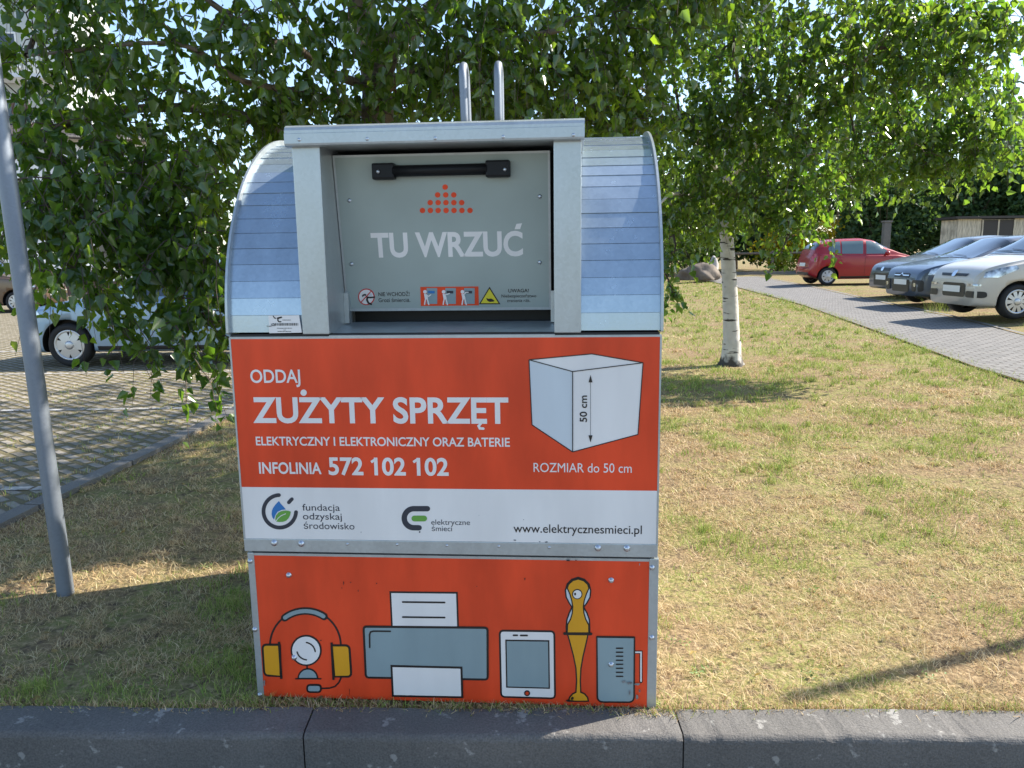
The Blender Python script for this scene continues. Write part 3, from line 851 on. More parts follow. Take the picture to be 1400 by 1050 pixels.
# hatch door (leans back slightly towards its foot)
HS, HZ, HD = -0.155, 1.312, 0.200
door = bpy.data.objects.new('hatch_door', None)
c = MB()
def hd(v, off=0.0): return HD + HS * (v - HZ) - off
u0, u1, v0, v1 = 0.3235, 1.0060, 1.3120, 1.8060
c.add([(u0, hd(v0, .002), v0), (u1, hd(v0, .002), v0), (u1, hd(v1, .002), v1), (u0, hd(v1, .002), v1),
       (u0, hd(v0) + .02, v0), (u1, hd(v0) + .02, v0), (u1, hd(v1) + .02, v1), (u0, hd(v1) + .02, v1)],
      [(0, 1, 2, 3), (4, 7, 6, 5), (0, 4, 5, 1), (3, 2, 6, 7), (0, 3, 7, 4), (1, 5, 6, 2)], 0)
# folded pale rim
for (a, b, e, f) in ((u0, u0 + .007, v0, v1), (u1 - .007, u1, v0, v1), (u0 + .007, u1 - .007, v0, v0 + .009), (u0 + .007, u1 - .007, v1 - .007, v1)):
    c.add([(a, hd(e, .0035), e), (b, hd(e, .0035), e), (b, hd(f, .0035), f), (a, hd(f, .0035), f)], [(0, 1, 2, 3)], 1)
bpy.data.objects.remove(door)
door = c.build('hatch_door', [M['hatch_paint'], M['zinc']], bin_)
PL = dict(d=HD, slope=HS, zref=HZ, base=0.002)
A = Art(**PL)
def z5(x, y_): return (500 + x / 6.364, 210 + y_ / 6.364)
for y_, xs in ((292, [692]), (360, [627, 697, 767]), (427, [562, 631, 699, 768, 836]), (495, [495, 564, 631, 700, 769, 838, 908])):
    for x in xs: A.circle(z5(x, y_), 3.75, M['orange'], 1, 18)
A.text('TU WRZUC', (509.2, 350.8), (715.2, 349.0), 32.4, Wt, 0.029)
A.poly([(703.5, 313.6), (711.2, 313.2), (713.8, 305.2), (706.2, 306.0)], Wt, 1)
A.build('lettering', door)
A = Art(**PL)
A.circle((501.2, 405.8), 11.4, M['red'], 1); A.circle((501.2, 405.8), 9.9, M['white'], 2)
def zb(*pts): return [(480 + x / 10, 380 + y_ / 10) for x, y_ in pts]
A.poly(zb((150, 245), (165, 225), (195, 216), (212, 225), (205, 245), (180, 240), (165, 262)), ink, 3)
A.circle(zb((268, 232))[0], 2.4, M['pale_print'], 3)
A.stroke(zb((225, 262), (262, 268), (322, 262)), 2.2, ink, 3); A.stroke(zb((228, 262), (222, 300), (242, 340), (280, 358)), 2.4, ink, 4)
A.stroke(zb((142, 330), (275, 185)), 1.3, M['red'], 5)
A.text('NIE WCHODŹ!', (517.8, 404.8), (560.3, 404.6), 5.3, ink, 0.01); A.text('Grozi śmiercią.', (518, 412.8), (561.3, 412.8), 5.2, ink, 0.006)
A.poly([(574.8, 392.2), (654.2, 391.6), (654.8, 417.4), (575.6, 418.4)], M['orange'], 1)
def zt(*pts): return [(560 + x / 7, 380 + y_ / 7) for x, y_ in pts]
for k, x in enumerate((0, 178, 358)):
    A.poly(zt((165 + x, 96), (266 + x, 96), (266 + x, 248), (165 + x, 248)), gy, 2)
    A.poly(zt((178 + x, 122), (242 + x, 124), (242 + x, 148), (178 + x, 146)), M['blue'] if k == 0 else M['navy'], 3)
    A.circle(zt((150 + x, 132))[0], 2.5, M['white'], 4)
    A.poly(zt((140 + x, 152), (165 + x, 152), (178 + x, 185), (180 + x, 205), (150 + x, 205), (146 + x, 180)), M['white'], 5)
    A.stroke(zt((156 + x, 200), (150 + x, 225), (146 + x, 252)), 1.7, M['white'], 4); A.stroke(zt((172 + x, 200), (180 + x, 228), (186 + x, 254)), 1.7, M['white'], 4)
    A.stroke(zt((162 + x, 160), (185 + x, 176 - 20 * k), (205 + x, 160 - 12 * k)), 1.4, M['white'], 6)
tri = [(669.3, 393.4), (683.0, 415.2), (656.2, 415.2)]
A.outlined(tri, M['sign_yellow'], 1.5, ink, 1)
A.poly(zt((735, 190), (755, 200), (780, 196), (800, 206), (815, 218), (800, 226), (770, 228), (748, 220), (740, 206)), ink, 3)
A.text('UWAGA!', (695, 399.8), (722.9, 399.4), 4.7, ink, 0.012); A.text('Niebezpieczeństwo', (685.8, 406.6), (733.2, 406.4), 4.1, ink, 0.006)
A.text('zranienia rąk.', (693.2, 412.9), (725.2, 412.7), 4.1, ink, 0.004)
A.build('warning_signs', door)
c = MB()
h0, h1 = onbox(509.4, 245.8, HD - .03, HS, HZ), onbox(538.5, 222.3, HD - .03, HS, HZ)
g0, g1 = onbox(664, 242.5, HD - .03, HS, HZ), onbox(697, 218.2, HD - .03, HS, HZ)
vm = (h0[1] + h1[1] + g0[1] + g1[1]) / 4
for (a, b) in ((h0, h1), (g0, g1)):
    c.bbox((a[0], hd(a[1]) - .042, a[1]), (b[0], hd(b[1]) + 0.003, b[1]), 0.006)
bar0, bar1 = (h1[0] - .005, (h0[1] + h1[1]) / 2), (g0[0] + .005, (g0[1] + g1[1]) / 2)
c.tube([(bar0[0], hd(vm) - .024, bar0[1]), (bar1[0], hd(vm) - .024, bar1[1])], 0.0175, 16)
hnd = c.build('handle', M['black_plastic'], door)
for (x, y_) in ((516.3, 234.5), (690, 231.5)):
    u, v = onbox(x, y_, HD - .046, HS, HZ)
    b = bolt_mesh(0.0045, 0.004).build('screw', M['bolt'], door); b.location = (u, hd(v) - .0425, v)
for (x, y_) in ((478, 274), (738, 268.5), (481, 361), (738, 358.5)):
    u, v = onbox(x, y_, HD, HS, HZ)
    b = bolt_mesh(0.0052, 0.004).build('screw', M['bolt'], door); b.location = (u, hd(v, .002), v)
for a_ in (0.322, 1.005):
    c = MB(); c.box((a_, 0.17, 1.274), (a_ + 0.016, 0.205, 1.375)); c.build('hatch_stop', M['zinc'], bin_)

# ------------------------------------------------------------------ leaning steel post at the left
def steel_post(base, top, r_, label):
    t = thing('steel_post', label, 'post', base)
    c = MB(); c.tube([(0, 0, -0.05), (0, 0, top)], r_, 20, cap=False)
    c.build('tube', M['zinc_post'], t)
    c = MB(); c.lathe([(r_ + .002, 0.0), (r_ + .002, .02), (r_ * .6, .03), (.001, .032)], (0, 0, top), 'z', 20)
    c.build('cap', M['black_plastic'], t)
    return t
lp_ = steel_post((-2.035, 3.31, 0), 3.1, 0.0355, 'bare galvanised steel post standing on the shaded lawn at the left')
lp_.rotation_euler = (0, R(-1.3), 0)
steel_post((4.33, 3.57, ground_z(4.33)), 2.95, 0.036, 'galvanised steel post on the sunny lawn at the right, throwing a long thin shadow')

# ------------------------------------------------------------------ TREES
M['bark_birch'] = None
def bark_mat(name, pale, dark, white_to, scale=1.0):
    m = bpy.data.materials.new(name); m.use_nodes = True
    t = m.node_tree; N = t.nodes; K = t.links; b = N['Principled BSDF']; b.inputs['Roughness'].default_value = 0.85
    tc = N.new('ShaderNodeTexCoord')
    mp = N.new('ShaderNodeMapping'); mp.inputs['Scale'].default_value = (5 * scale, 5 * scale, 26 * scale); K.new(tc.outputs['Object'], mp.inputs['Vector'])
    nz = N.new('ShaderNodeTexNoise'); nz.inputs['Scale'].default_value = 1.0; nz.inputs['Detail'].default_value = 6; K.new(mp.outputs[0], nz.inputs['Vector'])
    n2 = N.new('ShaderNodeTexNoise'); n2.inputs['Scale'].default_value = 9 * scale; n2.inputs['Detail'].default_value = 7; K.new(tc.outputs['Object'], n2.inputs['Vector'])
    cr = N.new('ShaderNodeValToRGB'); e = cr.color_ramp.elements
    e[0].position = white_to; e[0].color = (*pale, 1); e[1].position = white_to + 0.05; e[1].color = (*dark, 1)
    K.new(nz.outputs['Fac'], cr.inputs['Fac'])
    mr = N.new('ShaderNodeMapRange'); mr.inputs['To Min'].default_value = 0.6; mr.inputs['To Max'].default_value = 1.3; K.new(n2.outputs['Fac'], mr.inputs['Value'])
    mu = N.new('ShaderNodeMix'); mu.data_type = 'RGBA'; mu.blend_type = 'MULTIPLY'; mu.inputs[0].default_value = 1
    K.new(cr.outputs[0], mu.inputs[6]); K.new(mr.outputs[0], mu.inputs[7]); 
    # rough dark bark at the foot of the stem
    sx = N.new('ShaderNodeSeparateXYZ'); K.new(tc.outputs['Object'], sx.inputs[0])
    ad = N.new('ShaderNodeMath'); ad.operation = 'MULTIPLY_ADD'; ad.inputs[1].default_value = 0.35; K.new(n2.outputs['Fac'], ad.inputs[0]); K.new(sx.outputs['Z'], ad.inputs[2])
    m2 = N.new('ShaderNodeMapRange'); m2.inputs['From Min'].default_value = 0.25; m2.inputs['From Max'].default_value = 0.33
    K.new(ad.outputs[0], m2.inputs['Value'])
    mx = N.new('ShaderNodeMix'); mx.data_type = 'RGBA'; mx.inputs[6].default_value = (*[d * 1.2 for d in dark], 1)
    K.new(m2.outputs[0], mx.inputs[0]); K.new(mu.outputs[2], mx.inputs[7])
    K.new(mx.outputs[2], b.inputs['Base Color'])
    bp = N.new('ShaderNodeBump'); bp.inputs['Strength'].default_value = 0.6; bp.inputs['Distance'].default_value = 0.02
    K.new(n2.outputs['Fac'], bp.inputs['Height']); K.new(bp.outputs[0], b.inputs['Normal'])
    return m
M['birch'] = bark_mat('birch_bark', (0.56, 0.52, 0.47), (0.05, 0.042, 0.036), 0.60)
M['bark'] = bark_mat('brown_bark', (0.20, 0.155, 0.115), (0.07, 0.05, 0.04), 0.55, 1.6)
M['twig'] = mat('twig_bark', (0.085, 0.055, 0.04), 0.8)
M['leaf'] = leaf_mat('birch_leaf', (0.042, 0.080, 0.020), (0.10, 0.165, 0.032), (0.14, 0.31, 0.016), (0.48, 0.64, 0.03), 0.43, 0.25, 0.85)

def leaf_mesh(name, pos, axis, nrm, size, parent, m, tone, wid=0.37):
    n = len(pos)
    a = axis / np.linalg.norm(axis, axis=1, keepdims=True)
    nn = nrm - a * (nrm * a).sum(1, keepdims=True); nn /= np.linalg.norm(nn, axis=1, keepdims=True) + 1e-9
    b = np.cross(nn, a)
    prof = [(0, 0, 0), (0.42, 0.25, 0.12), (0.25, 0.62, 0.05), (0, 1.0, -0.16), (-0.25, 0.62, 0.05), (-0.42, 0.25, 0.12)]
    sc = size[:, None]
    V = np.stack([pos + sc * (wid / 0.42 * p[0] * b + p[1] * a + p[2] * nn) for p in prof], 1).reshape(-1, 3)
    o = np.arange(n)[:, None] * 6
    F = np.concatenate([o + np.array([[0, 1, 2, 3]]), o + np.array([[0, 3, 4, 5]])], 1).reshape(-1, 4)
    return fast_mesh(name, V, F, [m], parent, np.repeat(tone, 2))

def grow(rg, limbs, clusters, name, parent, leaf_m, leaf_size, per_twig, droop, twig_r=0.004, sub_r=0.016, twig_m=None):
    """limbs: list of (points, r0, r1). Twigs grow from the nearest wood to points scattered in the clusters; leaves hang along them."""
    nodes = []; tw = MB()
    for pts, r0, r1 in limbs:
        P = np.array(pts, float)
        for i in range(len(P) - 1):
            for t in np.linspace(0, 1, 8, endpoint=False): nodes.append(P[i] * (1 - t) + P[i + 1] * t)
        nodes.append(P[-1])
    cap = len(nodes) + sum(c[2] for c in clusters) * 3 + 200
    ND = np.zeros((cap, 3)); ND[:len(nodes)] = nodes; k = len(nodes)
    LP, LA, LS = [], [], []
    for c, rad, n in clusters:
        c = np.array(c, float); rad = np.array(rad, float)
        d = np.linalg.norm(ND[:k] - c, axis=1) + np.maximum(0, ND[:k, 2] - c[2] - 0.2) * 0.6
        q = ND[np.argmin(d)]
        L_ = np.linalg.norm(c - q)
        if L_ > 0.25:
            m1 = q + (c - q) * 0.35 + np.array([0, 0, 0.16 * L_]) + rg.normal(0, .05, 3) * L_
            m2 = q + (c - q) * 0.72 + np.array([0, 0, 0.14 * L_]) + rg.normal(0, .05, 3) * L_
            tw.tube([q, m1, m2, c], [sub_r, sub_r * .8, sub_r * .55, sub_r * .3], 6, cap=False)
            for a_, b_ in ((q, m1), (m1, m2), (m2, c)):
                for t in (0.33, 0.66, 1.0): ND[k] = a_ + (b_ - a_) * t; k += 1
        v = rg.normal(size=(n, 3)); v /= np.linalg.norm(v, axis=1, keepdims=True)
        P = c + v * (rg.random((n, 1)) ** 0.42) * rad
        P = P[np.argsort(np.linalg.norm(P - c, axis=1))]
        for p in P:
            dd = ND[:k] - p
            d = (dd * dd).sum(1)
            q = ND[np.argmin(d)]; L_ = math.sqrt(d.min())
            mid = (p + q) / 2 + np.array([0, 0, 0.10 * L_]) + rg.normal(0, .06, 3) * L_
            dr = droop * rg.uniform(0.4, 1.2)
            hor = p - q; hor[2] = 0; hn = np.linalg.norm(hor) + 1e-6
            e1 = p + hor / hn * dr * 0.35 + np.array([0, 0, -dr * 0.45])
            e2 = e1 + hor / hn * dr * 0.10 + np.array([rg.normal() * .02, rg.normal() * .02, -dr * 0.65])
            tw.tube([q, mid, p, e1, e2], [twig_r * 1.2, twig_r, twig_r * .7, twig_r * .45, twig_r * .25], 3, cap=False)
            ND[k] = mid; ND[k + 1] = p; k += 2
            path = np.array([q, mid, p, e1, e2])
            nl = max(2, int(per_twig * rg.uniform(.6, 1.3)))
            ts = rg.uniform(0.8 if L_ < .4 else 1.3, 4.0, nl)
            i0 = np.minimum(ts.astype(int), 3); fr = (ts - i0)[:, None]
            LP.append(path[i0] * (1 - fr) + path[i0 + 1] * fr + rg.normal(0, .022, (nl, 3)))
            ax = rg.normal(0, .55, (nl, 3)); ax[:, 2] = ax[:, 2] * .6 - 0.75
            LA.append(ax)
    LP = np.concatenate(LP); LA = np.concatenate(LA); n = len(LP)
    nr = rg.normal(size=(n, 3))
    sz = leaf_size * (.45 + .85 * rg.beta(2.2, 1.8, n))
    tone = np.clip(rg.beta(1.6, 2.6, n) + 0.15 * np.sin(LP[:, 0] * 2.3) * np.cos(LP[:, 2] * 2.1 + LP[:, 1]), 0, 1)
    tone[rg.random(n) < 0.012] = 1.0
    leaf_mesh('crown', LP, LA, nr, sz, parent, leaf_m, tone)
    tw.build('twigs', twig_m or M['twig'], parent)
    return n

def curve(pts, n=10):
    P = np.array(pts, float); out = []
    Q = np.vstack([2 * P[0] - P[1], P, 2 * P[-1] - P[-2]])
    for i in range(1, len(Q) - 2):
        for t in np.linspace(0, 1, n, endpoint=False):
            a, b, c_, d = Q[i - 1], Q[i], Q[i + 1], Q[i + 2]
            out.append(0.5 * ((2 * b) + (c_ - a) * t + (2 * a - 5 * b + 4 * c_ - d) * t * t + (3 * b - a - 3 * c_ + d) * t ** 3))
    out.append(P[-1]); return out

def trunk_mesh(limbs, m, parent, n=14, wob=0.10):
    c = MB()
    for pts, r0, r1 in limbs:
        P = curve(pts, 7); k = len(P)
        rr = [(r0 + (r1 - r0) * (i / (k - 1))) * (1 + wob * (random.random() - .5)) for i in range(k)]
        c.tube(P, rr, n, cap=False)
    c.build('trunk', m, parent)

# --- tree 1, behind the container (forked stem)
T1 = thing('birch_tree', 'broad leafy tree with forked brown trunk right behind the orange container', 'tree', (-0.93, 5.35, 0))
b1 = np.array([-0.93, 5.35, 0])
def rel(b, pts): return [tuple(np.array(p) - b) for p in pts]
def pt(px, py, Y): return tuple(at(px, py, Y))
stem = [(-0.93, 5.35, -0.1), (-0.92, 5.35, 1.0), pt(516, 165, 5.35), pt(512, 95, 5.35), pt(500, 20, 5.3), (-1.15, 5.3, 4.4), (-1.2, 5.4, 6.2), (-1.0, 5.3, 8.2)]
limbs1 = [(stem, 0.135, 0.03),
          ([pt(520, 100, 5.35), pt(550, 45, 5.2), pt(600, 2, 5.1), (-0.1, 5.0, 3.6), (0.5, 4.9, 5.0), (0.9, 4.9, 6.6)], 0.075, 0.02),
          ([pt(522, 125, 5.35), pt(560, 98, 5.2), pt(620, 82, 5.0), pt(690, 58, 4.8), pt(770, 40, 4.6)], 0.042, 0.014),
          ([pt(508, 120, 5.35), pt(455, 100, 5.1), pt(400, 62, 4.8), pt(340, 40, 4.6), (-2.2, 4.3, 3.3)], 0.034, 0.012),
          ([pt(510, 160, 5.4), pt(430, 130, 5.0), pt(330, 110, 4.6), pt(240, 60, 4.3), (-2.4, 4.1, 2.5)], 0.026, 0.007),
          ([(-0.93, 5.35, 1.9), (-1.5, 5.0, 2.3), (-2.1, 4.7, 2.35), (-2.7, 4.5, 2.15), (-3.2, 4.4, 1.8)], 0.04, 0.012),
          ([(-1.2, 5.35, 4.6), (-2.2, 5.6, 5.4), (-3.2, 5.8, 6.0)], 0.06, 0.02),
          ([(-1.2, 5.4, 5.6), (-0.6, 6.4, 6.5), (-0.2, 7.2, 7.0)], 0.05, 0.02),
          ([(-0.1, 5.0, 3.6), (1.0, 5.3, 4.0), (2.2, 5.7, 4.3), (3.4, 6.0, 4.7)], 0.035, 0.012),  # unseen limb added to carry the shading clusters
          ([(-0.95, 5.35, 2.6), (-0.5, 6.2, 3.3), (0.1, 7.0, 3.8)], 0.05, 0.015)]
limbs1r = [(rel(b1, p), a, b) for p, a, b in limbs1]
trunk_mesh(limbs1r, M['bark'], T1)
cl1 = []
def cl(px, py, Y, rx, ry, rz, n):
    cl1.append((np.array(at(px, py, Y)) - b1, (rx, ry, rz), n))
# low hanging curtain at the left (photo column, row, distance)
for a in ((60, 60, 4.4, .55, .45, .35, 85), (170, 30, 4.3, .55, .5, .35, 85), (290, 20, 4.4, .5, .5, .3, 60), (60, 200, 4.2, .45, .4, .32, 70),
          (170, 150, 4.5, .5, .4, .35, 62), (110, 255, 4.1, .45, .35, .3, 72), (220, 235, 4.3, .45, .4, .3, 72), (285, 160, 4.8, .45, .4, .28, 52),
          (100, 315, 3.9, .33, .3, .24, 42), (185, 305, 4.1, .4, .3, .26, 54), (270, 310, 4.1, .32, .3, .28, 48), (270, 250, 4.5, .4, .4, .3, 50),
          (205, 370, 3.9, .3, .25, .16, 26), (280, 385, 3.9, .22, .25, .2, 24), (95, 370, 3.75, .2, .2, .12, 12), (245, 430, 3.8, .15, .2, .14, 9),
          (282, 450, 3.75, .13, .2, .18, 13), (262, 500, 3.7, .08, .12, .08, 5), (150, 440, 3.7, .06, .08, .08, 3), (135, 400, 3.7, .06, .1, .08, 4), (190, 450, 3.8, .08, .12, .08, 5),
          (350, 130, 4.9, .4, .4, .25, 36), (430, 40, 4.7, .45, .45, .25, 46), (400, 140, 5.2, .4, .4, .25, 34), (480, 140, 5.0, .3, .3, .2, 18),
          (560, 20, 4.6, .4, .35, .25, 40), (620, 110, 4.9, .45, .45, .25, 50), (560, 150, 5.6, .5, .5, .3, 40), (700, 40, 4.6, .5, .45, .3, 75),
          (740, 120, 5.0, .45, .5, .3, 70), (820, 60, 5.2, .5, .5, .35, 80), (850, 150, 5.6, .45, .5, .3, 70), (700, 150, 5.9, .5, .5, .3, 60),
          (20, 290, 4.3, .25, .3, .3, 20), (20, 120, 4.6, .4, .4, .4, 40), (880, 0, 5.0, .5, .5, .35, 60)):
    if a[0] < 330: a = a[:6] + (max(3, int(a[6] * (.56 if a[1] < 240 else .80))),)
    cl(*a)
# upper crown, above the picture; back and right clusters added to shade the ground
for a in ((-2.6, 4.7, 3.5, .8, .7, .5, 90), (-1.5, 4.3, 3.6, .8, .7, .5, 90), (-0.4, 4.3, 3.6, .8, .6, .5, 80), (0.6, 4.7, 3.8, .7, .7, .5, 80),
          (-3.0, 5.8, 4.5, .8, .9, .6, 90), (-1.8, 6.6, 4.8, .9, .8, .6, 90), (-0.2, 6.6, 4.5, .9, .8, .5, 100), (1.1, 5.6, 4.6, .7, .8, .7, 80), (-2.2, 5.0, 5.2, 1., .9, .7, 110),
          (-0.6, 4.6, 5.0, 1., .9, .7, 110), (0.5, 5.4, 6.0, .9, .9, .8, 100), (-1.3, 5.4, 6.4, 1., 1., .8, 110), (-2.7, 5.9, 6.0, .9, .9, .7, 90), (-0.8, 5.4, 7.8, .9, .9, .8, 100), (0.1, 6.9, 6.6, .9, .9, .8, 90),
          (-1.4, 7.2, 4.6, .9, .7, .5, 110), (-0.2, 7.6, 4.9, .9, .8, .6, 110), (0.9, 6.6, 4.4, .8, .7, .5, 90), (-2.6, 6.9, 4.6, .8, .7, .6, 90), (0.2, 7.2, 5.4, 1., .9, .7, 100), (1.6, 6.4, 5.6, .9, .9, .8, 90),
          (0.9, 5.7, 3.75, .6, .6, .4, 80), (1.7, 5.5, 4.2, .7, .6, .5, 90), (2.2, 6.3, 4.9, .7, .7, .6, 80),
          (2.1, 5.55, 3.55, .5, .4, .25, 26), (2.75, 5.6, 3.85, .6, .5, .35, 40), (3.35, 5.8, 4.3, .6, .5, .4, 80), (3.9, 6.0, 4.8, .6, .5, .4, 70), (1.5, 6.2, 3.6, .6, .5, .3, 60)):
    cl1.append((np.array(a[:3]) - b1, a[3:6], int(a[6] * 2.0)))
rg1 = np.random.default_rng(11)
n1 = grow(rg1, limbs1r, cl1, 'crown', T1, M['leaf'], 0.069, 14, 0.30, 0.0036)

M['sunlit_leaf'] = leaf_mat('sunlit_birch_leaf', (0.042, 0.085, 0.022), (0.10, 0.165, 0.038), (0.13, 0.31, 0.022), (0.46, 0.62, 0.05), 0.46, 0.21, 0.95)  # lit copy of the birch leaf, extra sunlight put into colour and translucency
# --- tree 2: white-stemmed birch on the lawn at the right
bx2 = 2.87
b2 = np.array([bx2, 10.04, ground_z(bx2) - 0.01])
T2 = thing('birch_tree', 'white-barked birch tree standing on the sunny lawn between the container and the path', 'tree', tuple(b2))
stem2 = [(bx2 + .0, 10.04, -0.05), pt(1000, 470, 10.04), pt(998, 400, 10.04), pt(993, 300, 10.0), pt(1000, 200, 10.0), pt(1018, 110, 10.0), pt(1042, 20, 10.0), (3.5, 10.0, 6.5), (3.6, 10.1, 8.5)]
limbs2 = [(stem2, 0.118, 0.03),
          ([pt(995, 250, 10), pt(1040, 190, 9.3), pt(1100, 130, 8.6), pt(1190, 75, 8.0), (4.1, 7.6, 4.6)], 0.034, 0.012),
          ([pt(1000, 210, 10), pt(1060, 160, 9.6), pt(1130, 90, 9.0), pt(1200, 20, 8.6), (4.4, 8.4, 5.2)], 0.036, 0.012),
          ([pt(995, 270, 10), pt(960, 200, 9.2), pt(900, 140, 8.4), pt(850, 100, 7.8)], 0.045, 0.012),
          ([pt(997, 240, 10), pt(1090, 205, 9.8), pt(1180, 185, 9.6), pt(1260, 175, 9.4)], 0.026, 0.006),
          ([pt(994, 285, 10), pt(950, 270, 9.0), pt(920, 265, 8.2), pt(900, 280, 7.4)], 0.03, 0.01),
          ([(3.45, 10, 6.0), (2.3, 9.5, 7.0), (1.6, 9.2, 7.6)], 0.05, 0.02),
          ([(3.45, 10, 5.6), (4.6, 10.6, 6.8), (5.4, 11.0, 7.4)], 0.05, 0.02),
          ([(3.4, 10, 5.2), (3.0, 11.2, 6.0), (2.8, 12.0, 6.4)], 0.05, 0.02)]
c = MB()
flare = [(bx2 - bx2 + 0.0, 0, -0.05)]
limbs2r = [(rel(b2, p), a, b) for p, a, b in limbs2]
trunk_mesh(limbs2r, M['birch'], T2, 18)
c = MB()
prof = [(0.22, -0.06), (0.176, 0.0), (0.146, 0.06), (0.128, 0.14), (0.1195, 0.26), (0.1165, 0.34)]
n = 30; vv = []; ff = []
for i in range(n):
    t = 2 * math.pi * i / n
    for j, (r_, h) in enumerate(prof):
        rr = r_ * (1 + (0.16 * math.sin(5 * t + 1) + 0.06 * math.sin(11 * t)) * max(0, 1 - j / 4))
        vv.append((rr * math.cos(t), rr * math.sin(t), h))
for i in range(n):
    for j in range(len(prof) - 1):
        a, b = i * len(prof) + j, ((i + 1) % n) * len(prof) + j
        ff.append((a, b, b + 1, a + 1))
c.add(vv, ff, 0, True); c.build('root_flare', M['birch'], T2)
cl2 = []
def cz(px, py, Y, rx, ry, rz, n): cl2.append((np.array(at(px, py, Y)) - b2, (rx, ry, rz), n))
for a in ((910, 40, 8.0, .8, .7, .55, 95), (900, 160, 7.6, .7, .6, .5, 105), (930, 250, 7.6, .6, .6, .4, 90), (945, 295, 7.4, .4, .45, .26, 46), (985, 285, 8.6, .4, .4, .28, 36), (1000, 150, 8.4, .5, .5, .4, 60), (1000, 40, 8.2, .6, .5, .4, 50),
          (922, 350, 7.0, .16, .3, .16, 16), (920, 400, 6.9, .08, .12, .10, 6), (1010, 60, 9.2, .8, .8, .6, 70), (1040, 150, 8.4, .8, .7, .55, 105), (1050, 240, 8.2, .75, .6, .45, 105),
          (1060, 270, 8.2, .5, .5, .25, 50), (1095, 300, 8.3, .36, .4, .18, 22), (1130, 30, 9.0, .8, .8, .5, 62), (1160, 120, 8.2, .8, .7, .5, 90), (1170, 185, 8.2, .8, .6, .4, 105),
          (1150, 245, 8.2, .6, .5, .2, 48),  (1260, 40, 8.2, .7, .7, .45, 62), (1280, 130, 7.8, .7, .7, .45, 80), (1280, 190, 7.8, .65, .6, .32, 75),
          (1250, 225, 7.9, .4, .4, .16, 24), (1350, 30, 7.6, .5, .6, .3, 26), (1190, 40, 7.9, .6, .5, .4, 60), (1240, 90, 7.6, .6, .5, .4, 56), (1310, 60, 7.5, .6, .5, .4, 50), (1330, 130, 7.6, .5, .5, .3, 44), (1300, 205, 7.6, .5, .5, .25, 40), (1390, 150, 7.8, .4, .4, .3, 26), (1290, 10, 7.8, .5, .5, .35, 40), (1390, 30, 7.6, .4, .4, .25, 18), (1100, 90, 8.0, .6, .5, .4, 60), (1350, 165, 7.5, .4, .5, .3, 40), (1372, 205, 7.4, .25, .4, .15, 14), (1068, 345, 8.0, .07, .1, .07, 3), (1030, 200, 10.5, 1., 1., .6, 70), (1130, 200, 10.5, 1., 1., .6, 60)):
    if a[0] < 1000: a = (a[0], a[1], a[2] * 1.17, a[3] * 1.12, a[4] * 1.12, a[5] * 1.12, a[6])
    if a[0] >= 1140 and a[1] >= 100: a = (a[0], a[1], a[2] * 1.2, a[3] * 1.16, a[4] * 1.16, a[5] * 1.1, a[6])
    cz(*a)
for a in ((2.0, 8.6, 5.2, 1.1, 1.1, .8, 90), (3.6, 8.4, 5.6, 1.1, 1.1, .8, 80), (5.0, 9.2, 5.8, 1.1, 1.1, .8, 80), (2.0, 10.6, 5.8, 1.1, 1.1, .8, 80), (4.4, 11.2, 6.2, 1.1, 1.1, .9, 80), (3.4, 9.9, 7.4, 1.2, 1.2, 1., 120), (3.6, 10.1, 8.8, .9, .9, .8, 80), (3.0, 11.6, 4.6, 1.1, .9, .8, 80), (2.9, 6.9, 4.6, .9, .7, .7, 90), (4.0, 7.0, 4.9, .8, .7, .7, 70), (1.8, 7.6, 4.4, .8, .7, .6, 80), (3.3, 6.2, 5.2, .8, .7, .6, 90)):
    cl2.append((np.array(a[:3]) - b2, a[3:6], int(a[6] * (1.8 if a[1] < 8 else .9))))  # nearest unseen clusters added and thickened to shade the lawn at the left
n2 = grow(np.random.default_rng(5), limbs2r, cl2, 'crown', T2, M['sunlit_leaf'], 0.088, 11, 0.34, 0.0045, 0.018)
print('leaves', n1, n2)

# --- background trees
def far_tree(name, label, cat, x, y, h, rad, n, m, leaf, seed, low=0.15, group=None):
    rg = np.random.default_rng(seed)
    z0 = ground_z(x)
    t = thing(name, label, cat, (x, y, z0), 0, group)
    c = MB()
    c.tube(curve([(0, 0, -.1), (rg.normal() * .1, 0, h * .35), (rg.normal() * .3, rg.normal() * .3, h * .8)], 5), list(np.linspace(rad * .07, rad * .015, 11)), 9, cap=False)
    for k in range(7):
        a = rg.uniform(0, 6.28); zz = h * rg.uniform(.25, .6)
        c.tube([(0, 0, zz), (math.cos(a) * rad * .35, math.sin(a) * rad * .35, zz + h * .12), (math.cos(a) * rad * .7, math.sin(a) * rad * .7, zz + h * .2)], [rad * .03, rad * .02, rad * .008], 6, cap=False)
    c.build('trunk', M['bark'], t)
    nb = 26
    P = []
    for k in range(nb):
        v = rg.normal(size=3); v /= np.linalg.norm(v); rr = rg.random() ** .4
        cc_ = np.array([v[0] * rad * .75 * rr, v[1] * rad * .75 * rr, h * (low + (1 - low) * .5) + v[2] * h * (1 - low) * .42 * rr])
        br = rad * rg.uniform(.22, .42)
        w = rg.normal(size=(n // nb, 3)); w /= np.linalg.norm(w, axis=1, keepdims=True)
        P.append(cc_ + w * br * rg.random((n // nb, 1)) ** .38 * np.array([1, 1, .8]))
    P = np.concatenate(P); k = len(P)
    ax = rg.normal(0, .7, (k, 3)); ax[:, 2] -= .4
    leaf_mesh('crown', P, ax, rg.normal(size=(k, 3)), leaf * rg.uniform(.6, 1.3, k), t, m, np.clip(rg.beta(2, 2, k), 0, 1))
    return t
